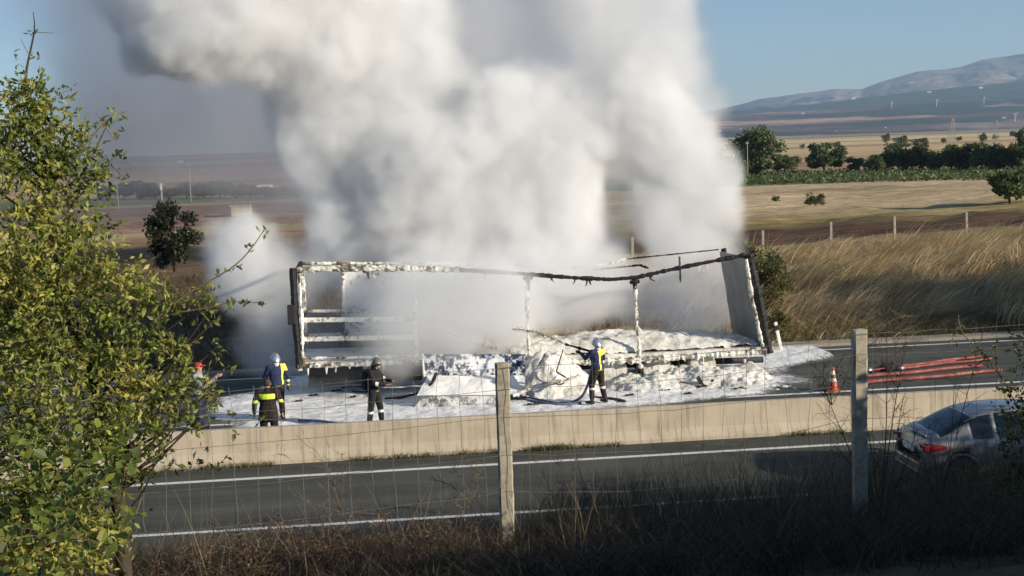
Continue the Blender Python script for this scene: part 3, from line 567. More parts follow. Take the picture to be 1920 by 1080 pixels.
# ------------------------------------------------------------ fences
FPOST = foamy('weathered_concrete', (.42,.375,.29), (.20,.17,.12), .74, 26, .16, bump=.6, bd=.006, w2=(.34,.30,.23)); WIRE = pbr('galvanised_wire', [(.3, (.13,.12,.11)), (.7, (.26,.25,.23))], 9, .6, 3, 0, metal=.3)
fn = empty('wire_fence', (2, 12.3, 3)); tag(fn, 'near wire mesh fence strung on concrete posts above the road', 'fence')
def F_(o): o.location = Vector(o.location) - Vector(fn.location); return o
YP = 12.3; tops = [onY(-420,815,YP), onY(941,681,YP), onY(1611,618,YP), onY(2290,556,YP)]; tops[0][2] = tops[1][2]-.12
for i, tp in enumerate(tops):
    if i == 0: continue
    b = MB(); z_b = hgt(tp[0], tp[1]) - .4; L = tp[2]-z_b; nz = 24
    for k in range(nz+1):
        pass
    zz = np.linspace(0, L, nz); sec = np.array([[-1,-.55],[-.8,-.75],[.8,-.75],[1,-.55],[1,.55],[.8,.75],[-.8,.75],[-1,.55]])*.066; rs = np.random.default_rng(i)
    Vv = np.concatenate([np.concatenate([sec*(1 + .0*k), np.full((8, 1), z)], 1) for k, z in enumerate(zz)]); Vv[:, :2] += rs.normal(size=(len(Vv), 2))*.0022; n8 = len(Vv)
    Vv = np.concatenate([Vv, [[0, 0, L+.012], [0, 0, 0]]]); q = grid_faces(nz, 8).tolist() + [[k*8+7, k*8, k*8+8, k*8+15] for k in range(nz-1)]
    b.add(Vv + [tp[0], tp[1], z_b], q, [[(nz-1)*8+j, (nz-1)*8+(j+1) % 8, n8] for j in range(8)])
    F_(b.build('post', FPOST, fn, label=[None, 'pale sunlit concrete post', 'concrete post mostly in shade', None][i]))
rs = np.random.default_rng(3)
for r_, dz in enumerate([.035, .235, .50, .86, 1.22]):
    pts = []
    for a, c in zip(tops[:-1], tops[1:]):
        for t in np.linspace(0, 1, 16)[:-1]:
            p = a*(1-t) + c*t; pts.append([p[0], YP-.055 + .01*rs.normal(), p[2] - dz - .05*math.sin(t*math.pi)*(1+.4*r_) + .006*rs.normal()])
    b = MB(); b.tube(pts, .0024, 4, False); F_(b.build('wire', WIRE, fn))
nv = int((tops[3][0]-tops[0][0])/.21); b = MB()
for k in range(nv):
    x = tops[0][0] + k*.21; t_ = np.interp(x, [p[0] for p in tops], [p[2] for p in tops]); j = rs.normal(size=6)*.012
    b.tube([[x + j[i], YP-.055, t_ - .04 - d_ ] for i, d_ in enumerate([0, .22, .48, .84, 1.2, 1.35])], .0019, 4, False)
F_(b.build('mesh_wires', WIRE, fn, kind='stuff'))
ff = empty('field_fence', (24, 67, 1)); tag(ff, 'far fence of pale posts along the top of the grassy bank', 'fence')
xs_ = [onY(px, 450, 67.2)[0] for px in (930,1060,1185,1308,1430,1558,1677,1812,1935,2060)]
pz = []
for i, x in enumerate(xs_):
    z = float(hgt(x, 67.2)); b = MB(); b.box((0,0,.72), (.13,.12,1.6), Matrix.Rotation(.02*math.sin(i*7), 3, 'Y')); o = bevel(b.build('post', FPOST, ff), .015); o.location = Vector((x, 67.2, z)) - Vector(ff.location); pz.append(z)
for d_ in (.5, .95, 1.35):
    b = MB(); b.tube([[x, 67.1, z + d_] for x, z in zip(xs_, pz)], .006, 4, False); o = b.build('wire', WIRE, ff); o.location = -Vector(ff.location)

# ------------------------------------------------------------ people
def sphere_chain(b, p0, r0, p1, r1, n=14):
    """tapered capsule as a closed lathe along p0-p1"""
    p0 = np.array(p0, float); p1 = np.array(p1, float); d = p1-p0; L = np.linalg.norm(d) + 1e-6; d /= L
    up = np.array([0, 1.0, 0]) if abs(d[1]) < .9 else np.array([1.0, 0, 0]); u = np.cross(up, d); u /= np.linalg.norm(u); w_ = np.cross(d, u)
    prof = [(-math.cos(a)*r0, math.sin(a)*r0) for a in np.linspace(.25, math.pi/2, 4)] + [(L + math.cos(a)*r1, math.sin(a)*r1) for a in np.linspace(math.pi/2, .25, 4)]
    a = np.arange(n)/n*2*math.pi; V = np.concatenate([p0 + d*z + r*(np.cos(a)[:, None]*u + np.sin(a)[:, None]*w_) for z, r in prof] + [[p0 - d*r0], [p1 + d*r1]]); k = len(prof)
    q = [[i*n+j, i*n+(j+1) % n, (i+1)*n+(j+1) % n, (i+1)*n+j] for i in range(k-1) for j in range(n)]
    t = [[k*n, (j+1) % n, j] for j in range(n)] + [[k*n+1, (k-1)*n+j, (k-1)*n+(j+1) % n] for j in range(n)]
    b.add(V, q, t)
def ell(b, c, r, rot=None, n=14):
    c = np.array(c, float); prof = [(max(math.sin(a), 1e-4), -math.cos(a)) for a in np.linspace(0.05, math.pi-.05, 10)]
    a = np.arange(n)/n*2*math.pi; V = np.concatenate([np.stack([p*np.cos(a), p*np.sin(a), np.full(n, z)], 1) for p, z in prof] + [np.array([[0,0,-1.0],[0,0,1.0]])])*np.array(r)
    if rot is not None: V = V @ np.array(rot).T
    k = len(prof); q = [[i*n+j, i*n+(j+1) % n, (i+1)*n+(j+1) % n, (i+1)*n+j] for i in range(k-1) for j in range(n)]
    t = [[k*n, (j+1) % n, j] for j in range(n)] + [[k*n+1, (k-1)*n+j, (k-1)*n+(j+1) % n] for j in range(n)]; b.add(V + c, q, t)
def fuse(b, name, vox, mats, pick=None, smooth=6):
    """one continuous surface from overlapping closed shapes"""
    me = b.mesh('raw', []); o = bpy.data.objects.new('raw', me); COL.objects.link(o)
    m = o.modifiers.new('r', 'REMESH'); m.mode = 'VOXEL'; m.voxel_size = vox; s = o.modifiers.new('s', 'SMOOTH'); s.factor = .5; s.iterations = smooth
    dg = bpy.context.evaluated_depsgraph_get(); r = bpy.data.meshes.new_from_object(o.evaluated_get(dg)); r.name = name; bpy.data.objects.remove(o)
    r.materials.clear()
    for x in mats: r.materials.append(x)
    n = len(r.polygons); r.polygons.foreach_set('use_smooth', np.ones(n, bool))
    if pick is not None:
        c = np.zeros(n*3, np.float32); r.polygons.foreach_get('center', c); r.polygons.foreach_set('material_index', pick(c.reshape(-1, 3)).astype(np.int32))
    r.update(); return r
def cloth(name, c, r2=.8): return pbr(name, [(.3, tuple(.7*x for x in c)), (.7, tuple(1.25*x for x in c))], 9, r2, 5, .9, bscale=16, bdist=.05)
SKIN = pbr('skin', [(.3, (.42,.22,.14)), (.7, (.52,.29,.19))], 9, .5, 3, .1); NAVY = cloth('navy_cloth', (.022,.03,.085)); BLK = cloth('black_cloth', (.014,.014,.016)); BRN = cloth('dark_brown_cloth', (.028,.020,.017))
LIME = pbr('lime_reflective', [(0, (.55,.75,.06)), (1, (.68,.85,.10))], 6, .4, 3, .05); YEL = pbr('yellow_reflective', [(0, (.75,.72,.08)), (1, (.85,.80,.14))], 6, .4, 3, .05); SILV = pbr('silver_reflective', [(0, (.62,.63,.60)), (1, (.75,.75,.72))], 6, .4, 3, .05)
BOOT = pbr('boot_rubber', [(0, (.012,.011,.010)), (1, (.03,.027,.024))], 9, .45, 3, .1); CHROME = pbr('helmet_silver', [(0, (.50,.52,.55)), (1, (.62,.64,.67))], 6, .22, 3, .03, metal=.75); HGREY = pbr('helmet_grey', [(.3, (.13,.13,.12)), (.7, (.25,.25,.22))], 6, .35, 3, .05, metal=.3)
VISOR = pbr('dark_visor', [(0, (.03,.025,.02)), (1, (.06,.05,.03))], 6, .12, 2, 0); REDC = cloth('red_cap_cloth', (.62,.05,.045)); HAIR = pbr('hair', [(0, (.05,.03,.02)), (1, (.09,.055,.035))], 30, .7, 3, .5); PALE = cloth('pale_shirt', (.35,.36,.38))
def hand(b, wrist, dirv, palm, side, curl=.25, s=1.0):
    """palm box-like ellipsoid, four fingers of unequal length and a thumb leaving the palm's side"""
    w_ = np.array(wrist, float); f = np.array(dirv, float); f /= np.linalg.norm(f); n_ = np.array(palm, float); n_ -= f*np.dot(n_, f); n_ /= np.linalg.norm(n_); t = np.cross(f, n_)*side
    Rm = np.stack([f, t, n_], 1); ell(b, w_ + f*.045*s, (.055*s, .042*s, .02*s), Rm, 10)
    for k, L in enumerate((.070, .078, .072, .056)):
        p = w_ + f*.08*s + t*(.030 - k*.020)*s; q = p + (f*math.cos(curl) + n_*math.sin(curl))*L*.55*s; e = q + (f*math.cos(curl*2.4) + n_*math.sin(curl*2.4))*L*.5*s
        sphere_chain(b, p, .0095*s, q, .0088*s, 8); sphere_chain(b, q, .0088*s, e, .0075*s, 8)
    p = w_ + f*.03*s + t*.032*s; q = p + (f*.6 + t*.8)*.035*s; e = q + (f*.9 + t*.3 + n_*.2)*.03*s; sphere_chain(b, p, .012*s, q, .0105*s, 8); sphere_chain(b, q, .0105*s, e, .009*s, 8)
def person(loc, rz, J, jacket, trous, boot, label, jpick=None, tpick=None, helmet=None, gloves=None, curl=(.3, .3), palms=((0,1,0),(0,-1,0)), coat=.0, headrot=0.0, hold=False):
    """J: joints in metres; +x is forward, +y is the figure's left"""
    r = empty('person', loc, rz); tag(r, label, 'person')
    g = lambda k: np.array(J[k], float)
    pel, che, nek, hd = g('pelvis'), g('chest'), g('neck'), g('head')
    b = MB(); ell(b, pel, (.12,.165,.13)); ell(b, (pel+che)/2, (.11,.145,.17)); ell(b, che, (.125,.18,.19)); sphere_chain(b, che+[0,0,.1], .07, nek, .055); sphere_chain(b, nek, .055, hd-[0,0,.06], .058)
    Rz_ = np.array(Matrix.Rotation(headrot, 3, 'Z')); hf = Rz_ @ np.array([1, 0, 0]); hs = Rz_ @ np.array([0, 1, 0])
    ell(b, hd + [0,0,.02], (.098,.078,.108), Rz_); ell(b, hd + hf*.035 - [0,0,.055], (.055,.052,.058), Rz_); ell(b, hd + hf*.098 - [0,0,.012], (.020,.013,.024), Rz_, 8); ell(b, hd + hf*.086 - [0,0,.052], (.014,.026,.008), Rz_, 8); ell(b, hd + hf*.08 - [0,0,.092], (.018,.022,.016), Rz_, 8)
    for s in (-1, 1): ell(b, hd + hs*s*.080 - hf*.005, (.018,.009,.030), Rz_, 8)
    jb = MB(); ell(jb, pel + [0,0,.04], (.155,.205,.15));
    if coat: sphere_chain(jb, pel+[0,.05,.05], .15, pel+[0,.055,-coat], .165); sphere_chain(jb, pel+[0,-.05,.05], .15, pel+[0,-.055,-coat], .165)
    ell(jb, (pel+che)/2, (.145,.185,.2)); ell(jb, che, (.155,.215,.20)); sphere_chain(jb, che+[0,0,.12], .085, nek-[0,0,.02], .072)
    tb = MB(); ell(tb, pel, (.135,.18,.13)); bb = MB(); gb = MB()
    for i, s in enumerate(('L', 'R')):
        sg = 1 if s == 'L' else -1; sh, el, wr, dr = g('sh'+s), g('el'+s), g('wr'+s), g('hd'+s)
        sphere_chain(b, che+[0,0,.08], .07, sh, .055); sphere_chain(b, sh, .052, el, .040); sphere_chain(b, el, .040, wr, .027)
        sphere_chain(jb, che+[0,0,.09], .10, sh, .078); sphere_chain(jb, sh, .078, el, .060); sphere_chain(jb, el, .060, wr - (wr-el)/np.linalg.norm(wr-el)*.02, .046)
        hand(b, wr, dr, palms[i], sg, curl[i])
        if gloves: hand(gb, wr, dr, palms[i], sg, curl[i], 1.22); sphere_chain(gb, wr-(wr-el)*.18, .042, wr, .038)
        hp_, kn, an = g('hp'+s), g('kn'+s), g('an'+s); toe = np.array(J.get('toe'+s, an + [.17, sg*.03, -.045]), float)
        sphere_chain(b, hp_, .085, kn, .055); sphere_chain(b, kn, .055, an, .036); sphere_chain(b, an-[.03,0,.03], .04, toe, .03)
        sphere_chain(tb, hp_, .112, kn, .083); sphere_chain(tb, kn, .083, an+(kn-an)*.22, .072)
        sphere_chain(bb, an+(kn-an)*.45, .060, an, .052); sphere_chain(bb, an-[.035,0,.035], .052, toe, .042); sphere_chain(bb, an-[.03,0,.04], .048, toe-[0,0,.008], .036)
    obj('body', fuse(b, 'body', .0085, [SKIN], smooth=3), r)
    obj('jacket', fuse(jb, 'jacket', .014, jacket, jpick, 4), r); obj('trousers', fuse(tb, 'trousers', .014, trous, tpick, 4), r); obj('boots', fuse(bb, 'boots', .013, [boot], None, 3), r)
    if gloves: obj('gloves', fuse(gb, 'gloves', .009, [gloves], None, 2), r)
    eb = MB()
    for s in (-1, 1): ell(eb, hd + hf*.088 + hs*s*.031 + [0,0,.012], (.010,.014,.009), Rz_, 8)
    eb.build('eyes', BLACK, r, smooth=True)
    if helmet == 'helmet_chrome' or helmet == 'helmet_grey':
        m_ = CHROME if helmet == 'helmet_chrome' else HGREY
        hb_ = MB(); c = hd + [0,0,.035]; 
        Vh = []; n = 20
        for ph in np.linspace(0, 1, 9):
            a = np.arange(n)/n*2*math.pi; el_ = ph*math.pi*.5; rr = math.cos(el_*.98); z = math.sin(el_)
            low_ = -.10*np.clip(-np.cos(a), 0, 1)*(1-ph) - .03*(1-ph); fl_ = 1 + .12*(1-ph)**3
            Vh.append(np.stack([.138*rr*fl_*np.cos(a) - .008, .118*rr*fl_*np.sin(a), .118*z + low_], 1))
        Vh = np.concatenate(Vh) @ Rz_.T + c; hb_.add(Vh, [[i*n+j, i*n+(j+1) % n, (i+1)*n+(j+1) % n, (i+1)*n+j] for i in range(8) for j in range(n)])
        cr = np.array([[.125-.01, 0, .05],[.075,0,.098],[0,0,.122],[-.08,0,.098],[-.13,0,.05]]) @ Rz_.T + c; hb_.tube(cr, [.006,.010,.012,.010,.006], 6)
        ho = hb_.build('helmet', m_, r, smooth=True); sd_ = ho.modifiers.new('t', 'SOLIDIFY'); sd_.thickness = .008
        vb = MB(); ell(vb, c + hf*.045 - [0,0,.045], (.088,.094,.048), Rz_); vb.build('visor', VISOR, ho, smooth=True)
        nb = MB(); sphere_chain(nb, hd - hf*.035 - [0,0,.02], .085, nek - hf*.03, .078); nb.build('neck_guard', SILV if helmet == 'helmet_chrome' else BLK, ho, smooth=True)
    elif helmet == 'cap':
        hb_ = MB(); ell(hb_, hd + [0,0,.055], (.108,.092,.075), Rz_); hb_.box(hd + hf*.135 + [0,0,.04], (.10,.13,.012), Rz_); hb_.build('cap', REDC, r, smooth=True)
    elif helmet == 'hair':
        hb_ = MB(); ell(hb_, hd + [0,0,.035] - hf*.012, (.104,.086,.108), Rz_); hb_.build('hair', HAIR, r, smooth=True)
    return r
def stand(**k):
    J = dict(pelvis=(0,0,.96), chest=(.01,0,1.27), neck=(.0,0,1.49), head=(.02,0,1.63), shL=(0,.2,1.42), shR=(0,-.2,1.42), elL=(-.02,.27,1.14), elR=(-.02,-.27,1.14), wrL=(.1,.27,.90), wrR=(.1,-.27,.90), hdL=(.1,0,-1), hdR=(.1,0,-1),
             hpL=(0,.10,.90), hpR=(0,-.10,.90), knL=(.03,.12,.50), knR=(.03,-.12,.50), anL=(0,.13,.10), anR=(0,-.13,.10)); J.update(k); return J
# hose firefighter: seen from behind, turned to the left
def jD(c):
    x, y, z = c.T; back_ = x < -.02; o = np.zeros(len(c))
    o[(z > .86) & (z < .93)] = 1; o[back_ & (abs(y-.02) < .027) & (z < 1.36) & (z > .86)] = 1; o[back_ & (z > 1.31) & (z < 1.47) & (y < .05) & (y > -.3)] = 1
    return o
def kneeband(lo, hi): return lambda c: ((c[:, 2] > lo) & (c[:, 2] < hi)).astype(int)
pD = person(onz(1122,757,.06), R(128), stand(chest=(.03,0,1.27), elL=(.17,.27,1.25), wrL=(.42,.20,1.36), hdL=(1,.0,.25), elR=(.05,-.30,1.18), wrR=(.28,-.08,1.24), hdR=(1,.4,.2), knL=(.08,.16,.5), anL=(.04,.20,.10), knR=(.0,-.15,.5), anR=(-.08,-.19,.10)),
    [NAVY, YEL], [BRN, SILV], BOOT, 'firefighter in navy and yellow jacket aiming the hose lance', jD, kneeband(.40,.46), 'helmet_chrome', BLK, (1.0, 1.0))
g1 = onY(1101,657,34.85); g0 = onY(960,617,36.6); d_ = (g0-g1)/np.linalg.norm(g0-g1)
LN = empty('hose_lance', g1); tag(LN, 'long dark hose nozzle lance pointing up left into the smoke', 'nozzle')
b = MB(); b.tube([-d_*.25, d_*.1, d_*.75], [.032,.032,.020], 10); b.tube([d_*.22, d_*.30], [.05,.045], 10); b.tube([d_*.62, d_*.70], [.034,.04], 10); b.build('barrel', BLACK, LN, smooth=True)
b = MB(); b.tube([d_*.26, d_*.26-[0,0,.14]], .016, 8); b.build('grip', BLACK, LN)
P = [d_*.72 + (g0-g1-d_*.72)*t + np.array([0,0,.10*math.sin(t*3.14)]) for t in np.linspace(0, 1, 60)]; rs = np.random.default_rng(9)
b = MB(); b.tube(P, np.clip(.016 + .010*rs.normal(size=60), .006, .04), 6)
for t in range(160):
    p = P[int((rs.random()**.7)*59)] + rs.normal(size=3)*np.array([.03,.03,.03]); b.box(p, rs.uniform(.01, .03, 3))
obj('jet', b.mesh('jet', pbr('dirty_water', [(.3, (.22,.19,.15)), (.7, (.5,.47,.42))], 20, .3, 3, .1)), LN)
# black suited firefighter, walking right, hands out
def jC(c):
    x, y, z = c.T; o = np.zeros(len(c)); o[(z > .88) & (z < .93)] = 1; o[(x > .18) & (x < .25) & (abs(y) > .14) & (z > 1.0)] = 2; return o
pC = person(onz(704,800,.05), R(-22), stand(chest=(.04,0,1.27), neck=(.06,0,1.48), head=(.10,0,1.61), elL=(.16,.28,1.17), wrL=(.42,.18,1.14), hdL=(1,0,.15), elR=(.13,-.28,1.15), wrR=(.38,-.18,1.10), hdR=(1,.1,.05), knL=(.10,.13,.5), anL=(.12,.15,.10), knR=(-.05,-.13,.5), anR=(-.10,-.14,.10)),
    [BLK, YEL, SILV], [BLK, SILV], BOOT, 'firefighter in black suit with air tank holding both hands out', jC, kneeband(.36,.42), 'helmet_grey', None, (.15, .2), ((0,-.3,1),(0,.3,1)))
tk = empty('air_tank', (0,0,0)); tk.parent = pC; tk.name = 'air_tank'
b = MB(); sphere_chain(b, (-.25,0,1.02), .085, (-.22,0,1.38), .085); b.build('cylinder', BLACK, tk, smooth=True); b = MB(); b.box((-.165,0,1.2), (.05,.28,.5)); bevel(b.build('back_plate', BLK, tk), .02); b = MB(); b.box((-.21,.02,1.50), (.08,.10,.06)); b.build('valve', SILV, tk)
# left pair
def jA(c):
    x, y, z = c.T; o = np.zeros(len(c)); o[(x < .0) & (y < -.12) & (z > 1.30) & (z < 1.48)] = 1; o[(x < .02) & (abs(y+.14) < .04) & (z > .86)] = 1; o[(z > .86) & (z < .92)] = 1; o[(abs(y) > .22) & (z > .98) & (z < 1.04)] = 1; return o
pA = person(onz(520,795,.05) + [0, .5, 0], R(118), stand(elR=(.0,-.32,1.14), wrR=(.05,-.34,.88), hdR=(.2,0,-1), elL=(.15,.25,1.15), wrL=(.35,.12,1.10), hdL=(1,0,0)),
    [NAVY, YEL], [BLK, YEL], BOOT, 'firefighter in navy jacket with yellow stripes standing behind the bareheaded man', jA, kneeband(.42,.5), 'helmet_chrome', BLK)
def jB(c):
    x, y, z = c.T; o = np.zeros(len(c)); o[(x < .02) & (abs(y) < .17) & (z > 1.25) & (z < 1.38)] = 1; o[(abs(y) > .21) & (z > 1.16) & (z < 1.23)] = 1; return o
pB = person([onz(507,829,.05)[0]+.02, 31.75, .0], R(88), stand(elL=(-.03,.29,1.14), elR=(-.03,-.29,1.14), wrL=(.02,.31,.88), wrR=(.06,-.30,.88), head=(.06,0,1.60)),
    [BRN, LIME], [BLK], BOOT, 'bareheaded man in dark coat with lime band, seen from behind', jB, None, 'hair', None, coat=.16); pB.scale = (1.0, 1.08, .955)
pE = person(onz(362,832,.0) + [0, 1.6, 0], R(-15), stand(elL=(.2,.26,1.2), wrL=(.42,.2,1.36), hdL=(1,0,.3), elR=(.22,-.26,1.18), wrR=(.46,-.24,1.32), hdR=(1,0,.2)),
    [PALE, PALE], [NAVY], BOOT, 'man in red cap raising a hand, half hidden by the bush', None, None, 'cap', None, (.15, .15))

# ------------------------------------------------------------ car
def make_car(loc, rz):
    r = empty('parked_car', loc, rz); tag(r, 'silver grey hatchback on the near road, seen from its rear corner', 'car')
    # stations along x (rear 0 .. front 4.3): (x, half width, sill z, belt z, roof z, roof half width)
    st = np.array([(0.00,.60,.42,.70,.72,.50),(0.05,.74,.34,.84,.88,.62),(.14,.80,.28,.92,.985,.68),(.28,.835,.25,.935,1.03,.70),(.50,.86,.24,.94,1.10,.66),(.75,.875,.23,.945,1.245,.60),(1.05,.885,.22,.95,1.37,.565),(1.45,.89,.22,.95,1.45,.56),(1.95,.89,.22,.945,1.475,.56),(2.40,.89,.22,.935,1.455,.555),(2.75,.885,.22,.925,1.36,.56),(3.05,.88,.22,.915,1.20,.60),(3.35,.87,.22,.90,1.01,.66),(3.65,.85,.24,.84,.92,.66),(3.95,.80,.27,.76,.82,.62),(4.18,.70,.32,.64,.68,.54),(4.28,.56,.40,.55,.58,.44)])
    xs = np.concatenate([np.linspace(0, .3, 14)[:-1], np.linspace(.3, 3.9, 70)[:-1], np.linspace(3.9, 4.28, 12)]); I = np.stack([np.interp(xs, st[:, 0], st[:, k]) for k in range(1, 6)], 1)
    k_ = np.array([.25,.5,.25]);
    for _ in range(2): I[1:-1] = I[:-2]*.25 + I[1:-1]*.5 + I[2:]*.25
    def section(i):
        w_, s_, b_, ro, rw = I[i]
        P = [(0, s_), (w_*.7, s_), (w_*.95, s_+.03), (w_*.995, s_+.16), (w_, s_+(b_-s_)*.45), (w_*.985, s_+(b_-s_)*.7), (w_*.955, b_-.02), (w_*.93, b_)]
        P += [(w_*.93 + (rw-w_*.93)*t, b_ + (ro-.05-b_)*t) for t in (.12,.3,.5,.7,.88)]
        P += [(rw*.98, ro-.045), (rw*.9, ro-.018), (rw*.7, ro-.004), (rw*.35, ro+.004), (0, ro+.006)]
        return np.array(P)
    Sx = [section(i) for i in range(len(xs))]; m = len(Sx[0]); V = []
    for x, P in zip(xs, Sx):
        V += [[x, -p[0], p[1]] for p in P] + [[x, p[0], p[1]] for p in P[::-1][1:-1]]
    V = np.array(V); M = 2*m-2; n = len(xs); F = np.array([[i*M+j, (i+1)*M+j, (i+1)*M+(j+1) % M, i*M+(j+1) % M] for i in range(n-1) for j in range(M)])
    wheelx = (.72, 3.45); cen = V[F].mean(1)
    inw = np.zeros(len(F), bool)
    for wx in wheelx: inw |= (np.hypot(cen[:, 0]-wx, cen[:, 2]-.31) < .365) & (abs(cen[:, 1]) > .45)
    # glass faces: between belt and roof edge
    jj = np.arange(len(F)) % M; ii = np.arange(len(F)) // M; side_rows = ((jj >= 7) & (jj <= 12)) | ((jj >= M-13) & (jj <= M-8)); top_rows = ((jj >= 13) & (jj < M-13))
    xc = xs[ii] ; side_glass = side_rows & (xc > .93) & (xc < 3.0) & ~((xc > 1.38) & (xc < 1.46)) & ~((xc > 2.12) & (xc < 2.2)) ; 
    rear_glass = (top_rows | (side_rows & (jj > 11) & (jj < M-12))) & (xc > .34) & (xc < .98); front_glass = (top_rows) & (xc > 2.66) & (xc < 3.3)
    glass = (side_glass | rear_glass | front_glass) & ~inw
    def paintb(nt, n, out):
        p = n('BsdfPrincipled', i_Roughness=.4, i_Metallic=.35); p.inputs['Base Color'].default_value = (.34,.34,.33,1); p.inputs['Coat Weight'].default_value = .7
        g = n('NewGeometry'); no = n('TexNoise', i_Vector=g.outputs['Position'], i_Scale=6, i_Detail=6); c = ramp(nt, n, no.outputs[0], [(.3, (.20,.20,.195)), (.7, (.28,.28,.275))]); nt.links.new(c, p.inputs['Base Color']); nt.links.new(p.outputs[0], out.inputs[0])
    PAINTC = mat('silver_paint', paintb); GL = pbr('tinted_glass', [(0, (.012,.018,.022)), (1, (.02,.028,.032))], 3, .04, 2, 0, spec=.8); TL_ = pbr('tail_light_red', [(0, (.16,.008,.008)), (1, (.30,.02,.015))], 5, .12, 2, 0, coat=.8); TYRE = pbr('tyre_rubber', [(0, (.015,.015,.015)), (1, (.03,.03,.03))], 9, .8, 3, .2); RIM = pbr('alloy_rim', [(0, (.4,.4,.4)), (1, (.55,.55,.55))], 4, .3, 2, 0, metal=.8)
    bo = obj('body', mesh_np('body', V, F[~(glass | inw)], PAINTC, smooth=True), r)
    sdm = bo.modifiers.new('t', 'SOLIDIFY'); sdm.thickness = .02; sdm.offset = -1
    def sub(name, mask, m_, off=-.006):
        Fm = F[mask]; 
        if not len(Fm): return
        idx, inv = np.unique(Fm, return_inverse=True); me = mesh_np(name, V[idx], inv.reshape(-1, 4), m_, smooth=True); return obj(name, me, r)
    gl = glass
    sub('rear_window', rear_glass & ~inw, GL); sub('windscreen', front_glass, GL)
    for s in (-1, 1):
        for lo, hi in ((.9,1.42),(1.42,2.16),(2.16,3.0)): sub('side_window', side_glass & ~inw & (np.sign(cen[:, 1]) == s) & (xc >= lo) & (xc < hi), GL)
    for s in (-1, 1):   # chrome line over the side windows, tail light, door handle, mirror
        P = [[x, s*(np.interp(x, xs, [q[13][0] for q in Sx])+.006), np.interp(x, xs, [q[13][1] for q in Sx])-.01] for x in np.linspace(.9, 3.0, 24)]; b = MB(); b.tube(P, .011, 6); b.build('window_trim', STEEL, r, smooth=True)
        b = MB(); rows = []
        for x in np.linspace(.035, .46, 14):
            t = (x-.035)/.425; wv = np.interp(x, xs, [q[5][0] for q in Sx]) + .008; zc = .80 + .02*t; hh = .085*(1-t)**.6 + .012; rows.append([[x, s*wv*1.0, zc-hh], [x, s*(wv+.012), zc], [x, s*wv*.985, zc+hh]])
        rr_ = np.array(rows).reshape(-1, 3); q = [[i*3+j, (i+1)*3+j, (i+1)*3+j+1, i*3+j+1] for i in range(13) for j in range(2)]; b.add(rr_, q)
        b.box((.05, s*.655, .80), (.10,.26,.13)); tl = b.build('tail_light', TL_, r, smooth=False); bevel(tl, .012); b = MB(); b.box((.0, s*.60, .765), (.03,.18,.04)); b.build('reversing_lamp', WH, tl)
        for x in (1.30, 2.28): b = MB(); b.box((x, s*.885, .80), (.17,.035,.03)); bevel(b.build('door_handle', PAINTC, r), .01)
        b = MB(); ell(b, (2.92, s*1.0, 1.0), (.09,.10,.07)); b.tube([(2.92, s*.86, .96), (2.92, s*.98, .98)], .025, 6); b.build('wing_mirror', PAINTC, r, smooth=True)
        b = MB(); ell(b, (4.1, s*.6, .66), (.14,.13,.07)); b.build('headlight', WH, r, smooth=True)
    b = MB(); b.box((.0, 0, .42), (.16,1.35,.18)); b.box((.01,0,.30), (.12,1.2,.08)); bevel(b.build('rear_bumper', PAINTC, r), .05, 3); b = MB(); b.box((-.005,0,.70), (.03,.52,.115)); b.build('number_plate', WH, r)
    b = MB(); b.tube([(.12,-.55,1.0),(.05,0,1.02),(.12,.55,1.0)], .025, 6); b.build('spoiler', PAINTC, r, smooth=True)
    b = MB(); b.box((.16,0,.50), (.1,.1,.02)); ub = MB(); ub.box((2.15,0,.34), (3.9,1.25,.26)); ub.build('underbody', BLACK, r)
    ib = MB(); ib.box((1.3,0,.75), (.5,1.2,.35)); ib.box((1.12,.36,1.08), (.14,.3,.3)); ib.box((1.12,-.36,1.08), (.14,.3,.3)); ib.build('seats', BLACK, r)
    for wx in wheelx:
        for s in (-1, 1):
            wr_ = empty('wheel', (wx, s*.80, .31)); wr_.parent = r; wr_.rotation_euler = (R(90), 0, 0)
            ab = MB(); ab.tube([[wx + .36*math.cos(a), s*.872, .31 + .36*math.sin(a)] for a in np.linspace(-.25, math.pi+.25, 22)], .028, 7); ab.build('wheel_arch', PAINTC, r, smooth=True)
            b = MB(); b.lathe([(.19,-.10),(.27,-.105),(.305,-.085),(.312,0),(.305,.085),(.27,.105),(.19,.10)], 28); b.build('tyre', TYRE, wr_, smooth=True)
            b = MB(); b.lathe([(.205,-.09),(.195,-.05),(.19,.05),(.205,.09)], 24); b.lathe([(.0,.02*-s),(.05,.02*-s)], 16)
            for k in range(5):
                a = k*2*math.pi/5; u = np.array([math.cos(a), math.sin(a), 0]); zz = -s*-.06
                b.tube([u*.02+[0,0,zz*1.1], u*.2+[0,0,zz]], [.032,.022], 6)
            b.build('rim', RIM, wr_)
    return r
cp = onz(1672,880,0)
make_car((10.66, 25.45, 0), R(0))

# ------------------------------------------------------------ far trees, poles, buildings
rs = np.random.default_rng(12)
G1 = ((.065,.09,.035),(.12,.16,.055),(.20,.22,.09)); G2 = ((.04,.06,.02),(.10,.13,.035),(.17,.17,.06)); G3 = ((.012,.018,.010),(.03,.04,.018),(.06,.065,.03)); G4 = ((.05,.06,.03),(.10,.11,.05),(.14,.13,.07))
def blocks(): pass
TM = {'round': [tree_meshes(101, 5.5, 4.6, .38, 5200, G1, .14, .02), tree_meshes(102, 5.0, 4.4, .38, 5000, G1, .14, .02)], 'pale': [tree_meshes(103, 5.0, 4.5, .38, 5000, G2, .12, .0), tree_meshes(104, 5, 4.6, .38, 5000, G4, .12, .0)],
      'tall': [tree_meshes(105, 6.4, 7.8, .38, 8000, G1, .2, .03, 40)], 'small': [tree_meshes(106, 6, 4.6, .6, 700, G1, .2, .02, 14)]}
